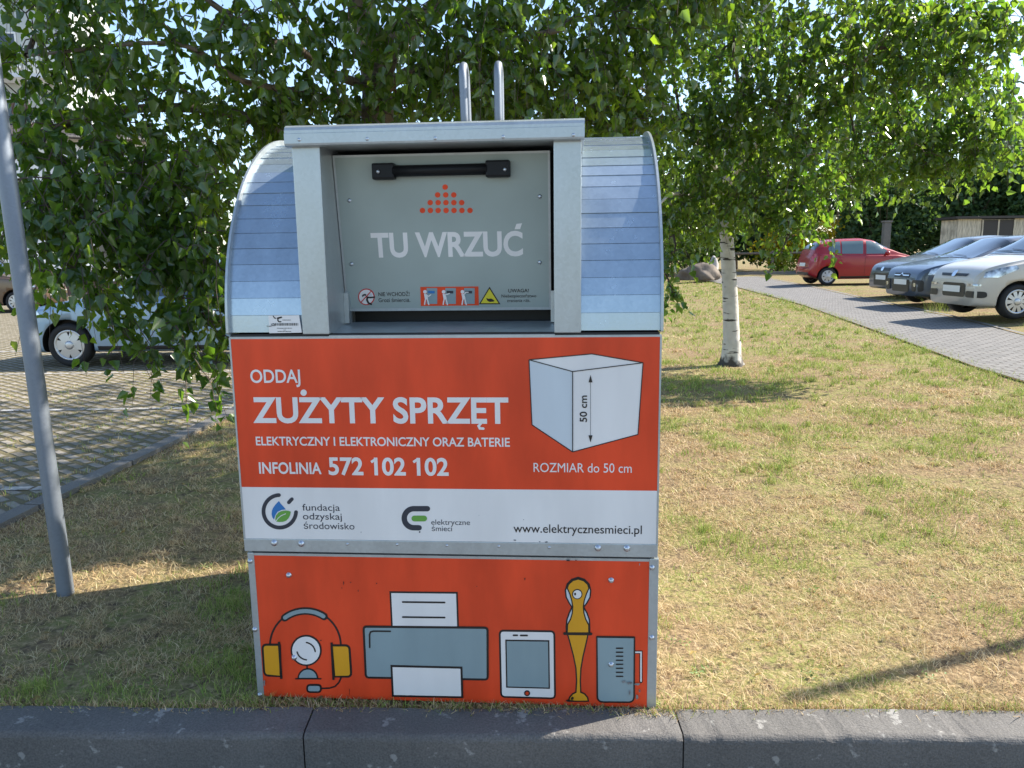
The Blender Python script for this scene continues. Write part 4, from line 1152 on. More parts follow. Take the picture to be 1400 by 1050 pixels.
M['far_leaf'] = leaf_mat('dark_foliage', (0.032, 0.068, 0.026), (0.075, 0.13, 0.04), (0.08, 0.16, 0.025), (0.18, 0.28, 0.04), 0.3, 0.5, 0.3)
M['mid_leaf'] = leaf_mat('green_foliage', (0.04, 0.085, 0.016), (0.09, 0.15, 0.03), (0.12, 0.22, 0.015), (0.25, 0.36, 0.03), 0.35, 0.5, 0.3)
M['hazy_leaf'] = leaf_mat('haze_paled_foliage', (0.12, 0.17, 0.13), (0.24, 0.30, 0.23), (0.16, 0.22, 0.12), (0.26, 0.32, 0.18), 0.35, 0.45, 0.4)  # glare and haze painted into the far tree's leaf colour
M['bloom'] = leaf_mat('yellow_bloom', (0.16, 0.24, 0.02), (0.72, 0.52, 0.01), (0.22, 0.30, 0.02), (0.70, 0.52, 0.02), 0.35, 0.6, 0.2)
G = 'trees along the far side of the lawn'
far_tree('tree', 'dark dense tree straight behind the red car', 'tree', 20.0, 43, 9.5, 4.6, 5200, M['far_leaf'], .34, 1, .04, G)
far_tree('tree', 'dark dense tree behind the parked grey cars', 'tree', 25.6, 41, 8.5, 4.4, 5200, M['far_leaf'], .34, 2, .03, G)
far_tree('tree', 'shaded tree behind the board fence at the far right', 'tree', 33.0, 44, 8.0, 4.2, 4200, M['far_leaf'], .34, 3, .08, G)
far_tree('tree', 'mid green tree far behind the birch stem', 'tree', 13.6, 48, 10.0, 5.0, 5200, M['mid_leaf'], .36, 4, .05, G)
far_tree('tree', 'mid green tree far behind the right edge of the container', 'tree', 6.0, 47, 9.0, 4.8, 4600, M['mid_leaf'], .36, 5, .04, G)
far_tree('tree', 'tree far behind the container lid', 'tree', -2.2, 50, 9.5, 5.0, 4200, M['mid_leaf'], .38, 6, .05, G)
far_tree('hazy_tree', 'tall haze-paled tree rising at the top right behind the birch', 'tree', 38.5, 52, 19.0, 7.2, 11000, M['hazy_leaf'], .38, 7, .12)
far_tree('tree', 'small round tree beside the white house at the left', 'tree', -9.4, 44, 8.5, 4.0, 4000, M['mid_leaf'], .36, 8, .05, G)

def shrub(name, label, x, y, h, rx, ry, n, m, leaf, seed, yellow=False):
    rg = np.random.default_rng(seed)
    t = thing(name, label, 'shrub', (x, y, ground_z(x)))
    c = MB()
    for k in range(9):
        a = rg.uniform(0, 6.28)
        c.tube([(0, 0, -.05), (math.cos(a) * rx * .3, math.sin(a) * ry * .3, h * .4), (math.cos(a) * rx * .7, math.sin(a) * ry * .7, h * rg.uniform(.6, .9))], [.02, .014, .006], 5, cap=False)
    c.build('stems', M['twig'], t)
    P = []
    for k in range(14):
        a, rr = rg.uniform(0, 6.28), rg.random() ** .5
        cc_ = np.array([math.cos(a) * rx * .7 * rr, math.sin(a) * ry * .7 * rr, h * rg.uniform(.25, .8)])
        w = rg.normal(size=(n // 14, 3)); w /= np.linalg.norm(w, axis=1, keepdims=True)
        P.append(cc_ + w * rg.random((n // 14, 1)) ** .4 * np.array([rx * .42, ry * .42, h * .28]))
    P = np.concatenate(P); P[:, 2] = np.abs(P[:, 2]); k = len(P)
    tone = np.clip(rg.beta(2, 2, k), 0, 1)
    if yellow: tone = np.clip((P[:, 2] / h - .12) * 1.6 + rg.normal(0, .22, k), 0, 1)
    leaf_mesh('foliage', P, rg.normal(0, .8, (k, 3)), rg.normal(size=(k, 3)), leaf * rg.uniform(.6, 1.3, k), t, m, tone)
    return t
shrub('flowering_shrub', 'bright yellow flowering shrub behind the rail, just right of the birch stem', 13.5, 39.6, 2.7, 2.3, 1.2, 3200, M['bloom'], .16, 21, True)
shrub('flowering_shrub', 'smaller yellow flowering shrub nearer to the red car', 16.4, 40.8, 2.7, 1.8, 1.2, 2600, M['bloom'], .16, 22, True)
shrub('shrub', 'green bush behind the boulder', 9.0, 39.6, 2.2, 2.6, 1.2, 2600, M['mid_leaf'], .17, 23)
shrub('shrub', 'green bush left of the boulder beside the container edge', 5.4, 36, 2.2, 1.8, 1.2, 2200, M['mid_leaf'], .17, 24)

HG = 'dark bushes behind the parked cars'
for k_, (x_, y_, h_, rx_, lab) in enumerate(((18.2, 38.6, 4.6, 2.6, 'big dark bush just behind the roof of the red car'), (22.2, 39.2, 5.2, 2.8, 'big dark bush behind the bonnet of the red car'),
        (25.8, 38.0, 4.4, 2.6, 'big dark bush left of the board shed'), (32.5, 40.6, 5.6, 3.4, 'big dark bush rising behind the board shed'), (14.8, 43.5, 4.4, 2.8, 'dark bush between the yellow shrubs'), (10.6, 42.5, 4.6, 2.8, 'dark bush left of the yellow shrubs'))):
    q_ = shrub('bush', lab, x_, y_, h_, rx_, 1.5, 7000, M['far_leaf'], .25, 40 + k_); q_['group'] = HG
# boulder, rail fence, board fence
def boulder():
    bm = bmesh.new(); bmesh.ops.create_icosphere(bm, subdivisions=4, radius=1)
    rg = np.random.default_rng(3)
    ph = rg.uniform(0, 6, 12)
    for v in bm.verts:
        p = v.co
        d = 1 + .10 * math.sin(3 * p.x + ph[0]) + .09 * math.sin(4 * p.y + ph[1] + p.z * 2) + .05 * math.sin(9 * p.x + 7 * p.z + ph[2]) + .04 * math.sin(13 * p.y - 8 * p.x + ph[3])
        v.co = Vector((p.x * .85 * d, p.y * .6 * d, max(-.12, p.z * .52 * d)))
    c = MB(); c.addbm(bm, 0, True)
    o = c.build('boulder', mat('boulder_stone', (0.10, 0.075, 0.055), .9, col2=(0.22, 0.18, 0.14), nscale=2.2, bump=.8, bscale=9), loc=(7.65, 32.0, ground_z(7.6) + .22))
    tag(o, 'big rounded brown boulder on the lawn, just left of the birch stem', 'boulder')
boulder()
bm = bmesh.new(); bmesh.ops.create_icosphere(bm, subdivisions=3, radius=1)
for v in bm.verts:
    p = v.co; d = 1 + .12 * math.sin(4 * p.x + 1) + .1 * math.sin(5 * p.z + 2 * p.y)
    v.co = Vector((p.x * .26 * d, p.y * .25 * d, p.z * .62 * d))
c = MB(); c.addbm(bm, 0, True)
tag(c.build('standing_stone', mat('pale_stone', (0.42, 0.39, 0.35), .9, noise=.25, nscale=3, bump=.6, bscale=9), loc=(8.5, 32.9, ground_z(8.5) + .42)), 'pale upright stone beside the brown boulder', 'stone')

M['rail_wood'] = mat('weathered_wood', (0.16, 0.12, 0.09), .85, noise=.35, nscale=6, stretch=(1, 1, 6))
rf = thing('rail_fence', 'low single-rail wooden fence in front of the yellow shrubs', 'fence', (12.9, 38.6, ground_z(12.9)))
c = MB(); c.tube([(-2.6, 0, 1.0), (4.8, 0, 1.02)], .055, 8); c.build('rail', M['rail_wood'], rf)
for x in (-2.4, 0.0, 2.4, 4.7):
    c = MB(); c.tube([(x, 0, -.1), (x, 0, 1.12)], .07, 8); c.build('fence_post', M['rail_wood'], rf)

M['board'] = mat('grey_brown_boards', (0.48, 0.43, 0.34), .85, noise=.35, nscale=5, stretch=(6, 1, .6))
M['frame_dark'] = mat('dark_frame', (0.035, 0.03, 0.028), .6)
sh = thing('garden_shed', 'weathered board shed with a dark window behind the parked cars', 'shed', (20.6, 33.5, ground_z(24)))
c = MB()
x = -1.6
while x < 6:
    if not (-.75 < x < .70):
        c.box((x, 0, 0), (x + .19, .03 + .01 * random.random(), 2.35))
    else:
        c.box((x, 0, 0), (x + .19, .03, 1.0)); 
    x += .2
c.box((-1.6, .05, 0), (6, 1.3, 2.33)); 
c.build('wall', M['board'], sh)
c = MB(); c.box((-1.8, -.2, 2.36), (6.2, 1.5, 2.46)); c.build('roof', M['frame_dark'], sh)
c = MB(); c.box((-.60, -.03, 1.0), (.80, .045, 2.3)); c.build('window', M['frame_dark'], sh)
for x in (-.60, .08, .75):
    c = MB(); c.box((x, -.05, 1.0), (x + .06, -.031, 2.3)); c.build('window_bar', M['board'], sh)
wp = thing('concrete_post', 'grey concrete post standing behind the red car roof', 'post', (17.6, 36.9, ground_z(17)))
c = MB(); c.bbox((-.16, -.14, -.1), (.16, .14, 2.35), .02); c.bbox((-.2, -.18, 2.35), (.2, .18, 2.43), .02); c.build('shaft', M['edging'], wp)

# ------------------------------------------------------------------ BUILDINGS at the left
M['render_white'] = mat('white_render', (0.78, 0.77, 0.74), .85, noise=.06, nscale=1.2)
M['render_grey'] = mat('grey_green_render', (0.48, 0.50, 0.46), .85, noise=.06, nscale=1.0)
M['roof_tile'] = paver_mat('brown_roof_tile', True, (0.075, 0.066, 0.064), (0.025, 0.022, 0.022), .30, .34, .03, 0, (0.06, 0.053, 0.052), .4)
M['brick'] = paver_mat('dark_brick', True, (0.13, 0.085, 0.065), (0.22, 0.21, 0.2), .25, .08, .012, 0, (0.10, 0.07, 0.06), .2)
M['glass_win'] = mat('window_glass', (0.03, 0.04, 0.05), .08, 0, .8)
M['pvc'] = mat('white_window_frame', (0.75, 0.75, 0.73), .5)
def building(name, label, loc, rz, w, d, h, wall_m, roof, wins, plinth=0):
    t = thing(name, label, 'house', loc, rz)
    c = MB(); c.box((0, 0, 0), (w, d, h)); c.build('wall', wall_m, t)
    if plinth:
        c = MB(); c.box((-.03, -.03, -.1), (w + .03, d + .03, plinth)); c.build('plinth', M['brick'], t)
    if roof == 'gable':
        c = MB(); o = .5
        c.add([(-o, -o, h), (w + o, -o, h), (w + o, d / 2, h + d * .13), (-o, d / 2, h + d * .13), (-o, d + o, h), (w + o, d + o, h)], [(0, 1, 2, 3), (3, 2, 5, 4), (0, 3, 4), (1, 5, 2), (0, 4, 5, 1)])
        rf_ = c.build('roof', M['roof_tile'], t)
        c = MB(); c.tube([(-o, -o - .06, h - .02), (w + o, -o - .06, h - .02)], .07, 8); c.build('gutter', M['frame_dark'], t)
        c = MB(); c.box((w * .6, d * .35, h), (w * .6 + .6, d * .35 + .6, h + d * .13 + .7)); c.build('chimney', M['brick'], rf_)
    else:
        c = MB(); c.box((-.2, -.2, h), (w + .2, d + .2, h + .35)); c.build('roof', M['frame_dark'], t)
    for face, a, z, ww, hh in wins:
        c = MB(); g = MB(); f = .07
        def bx(mb_, a0, z0, a1, z1, o0, o1):
            if face == 'f': mb_.box((a0, -o1, z0), (a1, -o0, z1))
            else: mb_.box((w + o0, a0, z0), (w + o1, a1, z1))
        bx(c, a, z, a + f, z + hh, .005, .06); bx(c, a + ww - f, z, a + ww, z + hh, .005, .06)
        bx(c, a + f, z, a + ww - f, z + f, .005, .055); bx(c, a + f, z + hh - f, a + ww - f, z + hh, .005, .055)
        bx(c, a + ww / 2 - .03, z + f, a + ww / 2 + .03, z + hh - f, .005, .05)
        bx(g, a + f, z + f, a + ww - f, z + hh - f, .006, .02)
        wn = c.build('window', M['pvc'], t); g.build('pane', M['glass_win'], wn)
        s_ = MB(); bx(s_, a - .08, z - .08, a + ww + .08, z - .004, .004, .14); s_.build('sill', M['pvc'], wn)
    return t
# white two-storey house, its sunny end turned to the right
hw = building('house', 'white rendered house with a brown tiled roof seen through the leaves at the left', (-26.0, 27.5, 0), R(24), 12.5, 8.5, 6.1, M['render_white'], 'gable',
         [('f', 1.5, 1.2, 1.6, 1.4), ('f', 5.0, 1.2, 1.6, 1.4), ('f', 9.4, 1.2, 1.6, 1.4), ('f', 1.5, 3.5, 1.4, 1.3), ('f', 5.0, 3.5, 1.4, 1.3), ('f', 9.4, 3.5, 1.4, 1.3),
          ('r', 1.2, 1.2, 1.4, 1.4), ('r', 5.2, 1.2, 1.4, 1.4), ('r', 3.0, 3.6, 1.4, 1.3)], 0.55)
bl = building('apartment_block', 'tall pale apartment block with a balcony at the left edge', (-34.0, 36.5, 0), R(12), 13.0, 9, 15.5, M['render_grey'], 'flat',
         [('f', 2, 1.5, 1.6, 1.5), ('f', 9.5, 1.5, 1.6, 1.5), ('f', 2, 4.5, 1.6, 1.5), ('f', 9.5, 4.5, 1.6, 1.5), ('f', 2, 7.5, 1.6, 1.5), ('f', 9.5, 7.5, 1.6, 1.5), ('f', 2, 10.5, 1.6, 1.5), ('f', 9.5, 10.5, 1.6, 1.5),
          ('r', 2, 4.5, 1.6, 1.5), ('r', 2, 7.5, 1.6, 1.5), ('r', 2, 10.5, 1.6, 1.5), ('r', 5.5, 4.5, 1.6, 1.5), ('r', 5.5, 7.5, 1.6, 1.5)], .9)
for k, z in enumerate((3.9, 6.9, 9.9)):
    c = MB(); c.box((10.2, -1.4, z - .18), (12.95, -.005, z)); slab = c.build('balcony', M['render_white'], bl)
    c = MB()
    for x in np.arange(10.25, 12.95, .18): c.box((x, -1.38, z), (x + .03, -1.35, z + 1.05))
    for zz in (z + .5, z + 1.05): c.box((10.22, -1.40, zz), (12.93, -1.34, zz + .04))
    c.build('railing', M['frame_dark'], slab)

# ------------------------------------------------------------------ CARS
M['tyre'] = mat('tyre_rubber', (0.016, 0.016, 0.017), .8)
M['alloy'] = mat('silver_wheel', (0.50, 0.51, 0.53), .35, .7)
M['car_black'] = mat('black_trim', (0.014, 0.014, 0.015), .45)
M['headlamp'] = mat('headlamp_glass', (0.10, 0.11, 0.12), .10, .5, .8, coat=1.0, col2=(0.75, 0.78, 0.80), nscale=9)
M['chrome'] = mat('chrome', (0.75, 0.76, 0.78), .12, 1.0)
M['plate'] = mat('number_plate', (0.70, 0.70, 0.68), .5)
M['tail'] = mat('tail_lamp_red', (0.42, 0.015, 0.012), .15, 0, .8, coat=1.0)
M['plate_blue'] = mat('number_plate_blue', (0.02, 0.05, 0.3), .5)
M['seam'] = mat('panel_gap', (0.006, 0.006, 0.006), .8)
def glass_mat(name, c):
    return mat(name, c, .03, 0, .9, coat=.6)
M['glass'] = glass_mat('car_glass', (0.022, 0.030, 0.034))

def crom(P, n):
    return np.array(curve(P, n))

def car(name, label, spec, loc, rz, group):
    t = thing(name, label, 'car', loc, rz, group)
    Lc, Wc = spec['L'], spec['W']
    top = np.array(spec['top']); belt = np.array(spec['belt'])
    xs = np.concatenate([np.linspace(0, .06, 5)[:-1], np.linspace(.06, .5, 14)[:-1], np.linspace(.5, Lc - .4, 90)[:-1], np.linspace(Lc - .4, Lc - .06, 10)[:-1], np.linspace(Lc - .06, Lc, 5)])
    def smooth(P, x, s=.06):
        k = np.linspace(-1.5, 1.5, 9); w = np.exp(-k * k)
        ss = np.minimum(s, np.minimum(x, Lc - x) * .66 + .004)
        return sum(wi * np.interp(x + ki * ss, P[:, 0], P[:, 1]) for wi, ki in zip(w, k)) / w.sum()
    zt_, zb_ = smooth(top, xs), smooth(belt, xs)
    zb_ = np.minimum(zb_, zt_ - .03)
    fr, rr = spec.get('fround', .30), spec.get('rround', .16)
    e0 = np.clip(1 - xs / .62, 0, 1); e1 = np.clip(1 - (Lc - xs) / .5, 0, 1)
    hw_ = Wc / 2 * (1 - fr * e0 ** 2.4 - rr * e1 ** 2.4) * (1 - .03 * np.cos((xs / Lc - .5) * 3) * 0)
    zlow = .19 + .03 * np.clip(1 - xs / .35, 0, 1) ** 1.6 + .16 * np.clip(1 - (Lc - xs) / .4, 0, 1) ** 1.5
    secs = []
    for i, x in enumerate(xs):
        h = hw_[i]; zt, zb, zl = zt_[i], zb_[i], zlow[i]; g = max(0, zt - zb); gh = min(1, g / .35)
        wr = h * (.93 - .17 * gh)
        zm = zl + (zb - zl) * .52
        P = [(0, zl), (h * .72, zl), (h * .93, zl + .025), (h * .985, zl + .10), (h, zm), (h * .985, zb - .05), (h * .945, zb), (h * .945 + (wr - h * .945) * .55, zb + g * .5), (wr, zt - .11 * gh * min(1, g / .4) - .018), (wr * .82, zt - .035 * gh - .008), (wr * .45, zt - .006), (0, zt)]
        secs.append(crom(P, 3))
    S = np.array(secs)                        # station, point, (y,z)
    ns, npt = S.shape[:2]
    vv = []; 
    for i in range(ns):
        half = [(xs[i], -S[i, j, 0], S[i, j, 1]) for j in range(npt)]
        other = [(xs[i], S[i, j, 0], S[i, j, 1]) for j in range(npt - 2, 0, -1)]
        vv += half + other
    k = npt + npt - 2; ff = []
    for i in range(ns - 1):
        for j in range(k): ff.append((i * k + j, (i + 1) * k + j, (i + 1) * k + (j + 1) % k, i * k + (j + 1) % k))
    ff.append(tuple(range(k))); ff.append(tuple(range((ns - 1) * k, ns * k))[::-1])
    c = MB(); c.add(vv, ff, 0, True); body = c.build('body', [spec['paint'], M['car_black']], t)
    # wheel wells cut out of the body
    wr_ = spec['wr']; cut = MB()
    for ax in spec['axles']:
        for s in (-1, 1):
            pr = [(ax + (wr_ + .055) * math.cos(a), wr_ + (wr_ + .055) * math.sin(a)) for a in np.linspace(0, 2 * math.pi, 36, endpoint=False)]
            cut.prism(pr, 'y', min(s * (Wc / 2 - .24), s * (Wc / 2 + .3)), max(s * (Wc / 2 - .24), s * (Wc / 2 + .3)))
    co = cut.build('wheel_well_cut', M['car_black'], t)
    bmc = bmesh.new(); bmc.from_mesh(co.data); bmesh.ops.recalc_face_normals(bmc, faces=bmc.faces); bmc.to_mesh(co.data); bmc.free()
    bmc = bmesh.new(); bmc.from_mesh(body.data); bmesh.ops.recalc_face_normals(bmc, faces=bmc.faces); bmc.to_mesh(body.data); bmc.free()
    tree = BVHTree.FromPolygons([v.co.copy() for v in body.data.vertices], [tuple(p.vertices) for p in body.data.polygons])
    co.data.polygons.foreach_set('material_index', np.zeros(len(co.data.polygons), np.int32))
    md = body.modifiers.new('wells', 'BOOLEAN'); md.operation = 'DIFFERENCE'; md.object = co; md.solver = 'EXACT'; md.material_mode = 'TRANSFER'
    dg = bpy.context.evaluated_depsgraph_get()
    nm = bpy.data.meshes.new_from_object(body.evaluated_get(dg))
    body.modifiers.clear(); old = body.data; body.data = nm; bpy.data.meshes.remove(old)
    bpy.data.objects.remove(co)

    def decal(dname, polys, axis, m, parent=t, off=.004, side=1, sub=2):
        """flat outlines laid on the body surface; axis 'y': (x,z) from the side, 'x': (y,z) from the front (side=1) or back (-1), 'z': (x,y) from above"""
        bm = bmesh.new()
        for poly in polys:
            vs_ = [bm.verts.new((p[0], p[1], 0)) for p in poly]
            bm.faces.new(vs_)
        bmesh.ops.triangulate(bm, faces=bm.faces[:])
        for _ in range(sub + 2):
            ed = [e for e in bm.edges if e.calc_length() > .09]
            if not ed: break
            bmesh.ops.subdivide_edges(bm, edges=ed, cuts=1, use_grid_fill=False)
            bmesh.ops.triangulate(bm, faces=bm.faces[:])
        ok = True
        for v in bm.verts:
            a, b = v.co.x, v.co.y
            if axis == 'y': o_, d_ = Vector((a, side * 3, b)), Vector((0, -side, 0))
            elif axis == 'x': o_, d_ = Vector((-3 if side == 1 else Lc + 3, a, b)), Vector((side, 0, 0))
            else: o_, d_ = Vector((a, b, 4)), Vector((0, 0, -1))
            hit = tree.ray_cast(o_, d_)
            if hit[0] is None:
                hit = tree.find_nearest(o_ + d_ * 2)
            nrm = hit[1] if hit[1].dot(d_) < 0 else -hit[1]
            v.co = hit[0] + nrm * off
        bmesh.ops.recalc_face_normals(bm, faces=bm.faces[:])
        c = MB(); c.addbm(bm, 0, True)
        return c.build(dname, m, parent)
    def rbox(a0, b0, a1, b1, r_=.02):
        return [tuple(p) for p in Art.round_quad([(a0, b0), (a1, b0), (a1, b1), (a0, b1)], r_, 3)]
    # windscreen and rear window from the surface itself
    def patch(pname, x0, x1, j0, j1, m):
        ii = [i for i in range(ns) if x0 <= xs[i] <= x1]
        vv = []; row = list(range(j0, npt)) 
        for i in ii:
            for s in (-1, 1):
                seq = row if s == -1 else row[::-1][1:]
                for j in seq:
                    vv.append((xs[i], s * S[i, j, 0], S[i, j, 1]))
        kk = len(row) * 2 - 1
        vv = np.array(vv); G_ = vv.reshape(len(ii), kk, 3)
        du = np.gradient(G_, axis=0); dv = np.gradient(G_, axis=1); nn = np.cross(du, dv); nn /= np.linalg.norm(nn, axis=2, keepdims=True) + 1e-9
        nn[nn[..., 2] < 0] *= -1
        G_ = G_ + nn * .005
        c = MB(); c.add(G_.reshape(-1, 3), [(a * kk + b, a * kk + b + 1, (a + 1) * kk + b + 1, (a + 1) * kk + b) for a in range(len(ii) - 1) for b in range(kk - 1)], 0, True)
        return c.build(pname, m, t)
    patch('windscreen', *spec['screen'], 25, 0, M['glass'])
    if spec.get('rear'): patch('rear_window', *spec['rear'], 25, 0, M['glass'])
    for s in (-1, 1):
        for wpoly in spec['windows']: decal('side_window', [wpoly], 'y', spec.get('sideglass', M['glass']), side=s, off=.005)
        for d in spec.get('doors', []):
            dr = decal('door_seam', [[(x0 - .004, z0), (x0 + .004, z0), (x1 + .004, z1), (x1 - .004, z1)] for (x0, z0, x1, z1) in d], 'y', M['seam'], side=s, off=.002)
        for (hx, hz) in spec.get('handles', []): decal('door_handle', [rbox(hx, hz, hx + .17, hz + .035, .012)], 'y', spec.get('handle_m', spec['paint']), side=s, off=.02)
        if spec.get('strip'): decal('side_strip', [rbox(*spec['strip'], .01)], 'y', M['car_black'], side=s, off=.008)
        decal('sill_trim', [[(spec['axles'][0] + wr_ + .1, .235), (spec['axles'][1] - wr_ - .1, .235), (spec['axles'][1] - wr_ - .1, .29), (spec['axles'][0] + wr_ + .1, .29)]], 'y', M['car_black'], side=s, off=.004)
        # arch lip
        # mirror
        mx, mz = spec['mirror']
        bm = bmesh.new(); bmesh.ops.create_icosphere(bm, subdivisions=3, radius=1)
        for v in bm.verts: v.co = Vector((mx + v.co.x * .075, s * (Wc / 2 + .075) + v.co.y * .11, mz + v.co.z * .075))
        c = MB(); c.addbm(bm, 0, True); c.tube([(mx + .01, s * (Wc / 2 - .06), mz - .05), (mx, s * (Wc / 2 + .03), mz - .02)], .025, 8)
        c.build('mirror', spec.get('mirror_m', spec['paint']), t)
    for nm_, polys, axis, m, off in spec.get('front', []):
        for pl in polys: decal(nm_, [pl], 'x', m, off=off, side=1)
    for nm_, polys, axis, m, off in spec.get('back', []): decal(nm_, polys, 'x', m, off=off, side=-1)
    sx0 = spec['screen'][0]
    for yy_ in (-.12, .38):
        decal('wiper', [[(sx0 + .05, yy_ - .30), (sx0 + .065, yy_ - .30), (sx0 + .12, yy_ + .28), (sx0 + .105, yy_ + .28)]], 'z', M['car_black'], off=.018)
    decal('bonnet_seam', [[(sx0 - .035, -Wc * .40), (sx0 - .02, -Wc * .40), (sx0 - .02, Wc * .40), (sx0 - .035, Wc * .40)]], 'z', M['seam'], off=.003)
    for nm_, polys, m, off in spec.get('corner', []):
        for s in (-1, 1): decal(nm_, [[(p[0], p[1]) for p in pl] for pl in polys], 'y', m, side=s, off=off)
    # wheels
    wname = spec.get('spokes', 7)
    proto = None
    for ax in spec['axles']:
        for s in (-1, 1):
            w = bpy.data.objects.new('wheel', None); COL.objects.link(w); w.parent = t
            w.location = (ax, s * (Wc / 2 - .115), wr_); w.rotation_euler = (0, 0, 0 if s == -1 else math.pi)
            if proto is None:
                c = MB(); r0 = wr_; r1 = wr_ * .68; hw2 = .10
                c.lathe([(r1, -hw2 * .8), (r1 + .02, -hw2), (r0 - .035, -hw2), (r0 - .008, -hw2 * .75), (r0, -hw2 * .3), (r0, hw2 * .3), (r0 - .01, hw2 * .8), (r1, hw2)], (0, 0, 0), 'y', 40)
                ty = c.build('tyre', M['tyre'], w)
                c = MB()
                c.lathe([(r1 + .004, -hw2 * .85), (r1 - .016, -hw2 * .95), (r1 - .03, -hw2 * .72)], (0, 0, 0), 'y', 40, 0)
                c.lathe([(r1 - .028, -hw2 * .5), (.001, -hw2 * .5)], (0, 0, 0), 'y', 40, 1)
                nsp = spec.get('spokes', 7)
                for q in range(nsp):
                    a = 2 * math.pi * q / nsp; ca, sa = math.cos(a), math.sin(a)
                    w0_, w1_ = spec.get('spw', (.035, .05))
                    def PP(rad_, tt, yy): return (rad_ * ca - tt * sa, yy, rad_ * sa + tt * ca)
                    c.add([PP(.03, -w0_, -hw2 * .86), PP(.03, w0_, -hw2 * .86), PP(r1 - .018, w1_, -hw2 * .78), PP(r1 - .018, -w1_, -hw2 * .78)], [(0, 1, 2, 3)], 0)
                c.lathe([(.06, -hw2 * .5), (.06, -hw2 * .9), (.04, -hw2 * .98), (.001, -hw2 * .98)], (0, 0, 0), 'y', 20, 0)
                rm = c.build('rim', [M['alloy'], M['car_black']], w)
                proto = (ty, rm)
            else:
                for o_ in proto:
                    q = o_.copy(); COL.objects.link(q); q.parent = w
    return t

def paint(name, c, metal=.4, rough=.32): return mat(name, c, rough, metal, .4, coat=.55)
rb = lambda a0, b0, a1, b1, r_=.02: [tuple(p) for p in Art.round_quad([(a0, b0), (a1, b0), (a1, b1), (a0, b1)], r_, 3)]
CG = 'cars parked side by side beyond the path'
def two(poly): return [poly, [(-a, b) for a, b in poly][::-1]]

panda = dict(L=3.65, W=1.64, wr=.295, axles=(.66, 3.0), spokes=10, spw=(.022, .034), paint=paint('champagne_paint', (0.50, 0.47, 0.42), .12, .38),
    top=[(0, .62), (.02, .72), (.07, .80), (.18, .88), (.45, .96), (.9, 1.04), (1.0, 1.06), (1.72, 1.52), (2.2, 1.565), (3.1, 1.54), (3.45, 1.46), (3.56, 1.15), (3.62, .95), (3.65, .8)],
    belt=[(0, .58), (.07, .76), (.3, .86), (.8, .96), (1.2, .985), (2.6, 1.0), (3.5, 1.02), (3.65, .75)],
    screen=(1.03, 1.70), rear=(3.47, 3.55),
    windows=[[(1.24, 1.03), (1.92, 1.02), (1.92, 1.42), (1.72, 1.42), (1.5, 1.28)], [(2.02, 1.02), (2.72, 1.03), (2.74, 1.42), (2.02, 1.42)], [(2.82, 1.05), (3.2, 1.10), (3.22, 1.36), (2.84, 1.41)]],
    doors=[[(1.2, .4, 1.2, .98), (1.97, .32, 1.97, 1.45), (2.72, .75, 2.78, 1.45)]], handles=[(1.7, .9), (2.5, .9)], mirror=(1.42, 1.06), mirror_m=M['car_black'], fround=.20,
    front=[('grille', [rb(-.40, .36, .26, .60, .06)], 'x', M['car_black'], .012), ('number_plate', [rb(-.27, .44, .24, .55, .008)], 'x', M['plate'], .02),
           ('badge_strip', [[(-.40, .755), (.40, .755), (.36, .71), (-.36, .71)]], 'x', M['car_black'], .010), ('badge', [rb(-.055, .70, .055, .80, .04)], 'x', M['chrome'], .02),
           ('fog_insert', two(rb(.42, .36, .74, .47, .04)), 'x', M['car_black'], .010), ('daylight_lamp', two(rb(.44, .555, .70, .59, .012)), 'x', M['headlamp'], .012)],
    corner=[('headlamp', [[(.10, .70), (.30, .70), (.62, .84), (.58, .90), (.36, .86), (.14, .79)]], M['headlamp'], .008)])
ds = dict(L=3.95, W=1.70, wr=.31, axles=(.78, 3.24), spokes=8, paint=paint('graphite_blue_paint', (0.085, 0.105, 0.135), .4, .30),
    top=[(0, .58), (.03, .70), (.1, .78), (.3, .86), (.7, .95), (1.05, 1.0), (1.95, 1.42), (2.4, 1.46), (3.2, 1.42), (3.7, 1.32), (3.86, 1.05), (3.95, .8)],
    belt=[(0, .55), (.1, .74), (.4, .84), (.9, .92), (1.3, .95), (2.6, .99), (3.7, 1.0), (3.95, .75)],
    screen=(1.08, 1.93), rear=(3.72, 3.84),
    windows=[[(1.36, .99), (2.35, .99), (2.3, 1.33), (2.0, 1.34), (1.7, 1.2)], [(2.46, 1.0), (3.3, 1.04), (3.1, 1.30), (2.42, 1.33)]],
    doors=[[(1.26, .4, 1.26, .94), (2.42, .32, 2.42, 1.36)]], handles=[(2.15, .86)], mirror=(1.5, 1.0), fround=.24,
    front=[('grille', [rb(-.34, .30, .34, .56, .05)], 'x', M['car_black'], .010), ('number_plate', [rb(-.26, .45, .26, .56, .008)], 'x', M['plate'], .02),
           ('grille_bar', [[(-.30, .655), (-.06, .655), (0, .70), (.06, .655), (.30, .655), (.30, .635), (.07, .635), (0, .675), (-.07, .635), (-.30, .635)]], 'x', M['chrome'], .015),
           ('upper_grille', [rb(-.31, .60, .31, .69, .03)], 'x', M['car_black'], .008), ('fog_recess', two(rb(.46, .32, .72, .56, .05)), 'x', M['car_black'], .008), ('fog_lamp', two(rb(.52, .42, .62, .50, .04)), 'x', M['headlamp'], .014)],
    corner=[('headlamp', [[(.16, .67), (.34, .66), (.72, .80), (.80, .89), (.50, .86), (.22, .77)]], M['headlamp'], .008)])
third = dict(ds); third['paint'] = paint('dark_grey_paint', (0.12, 0.125, 0.13), .4, .32)
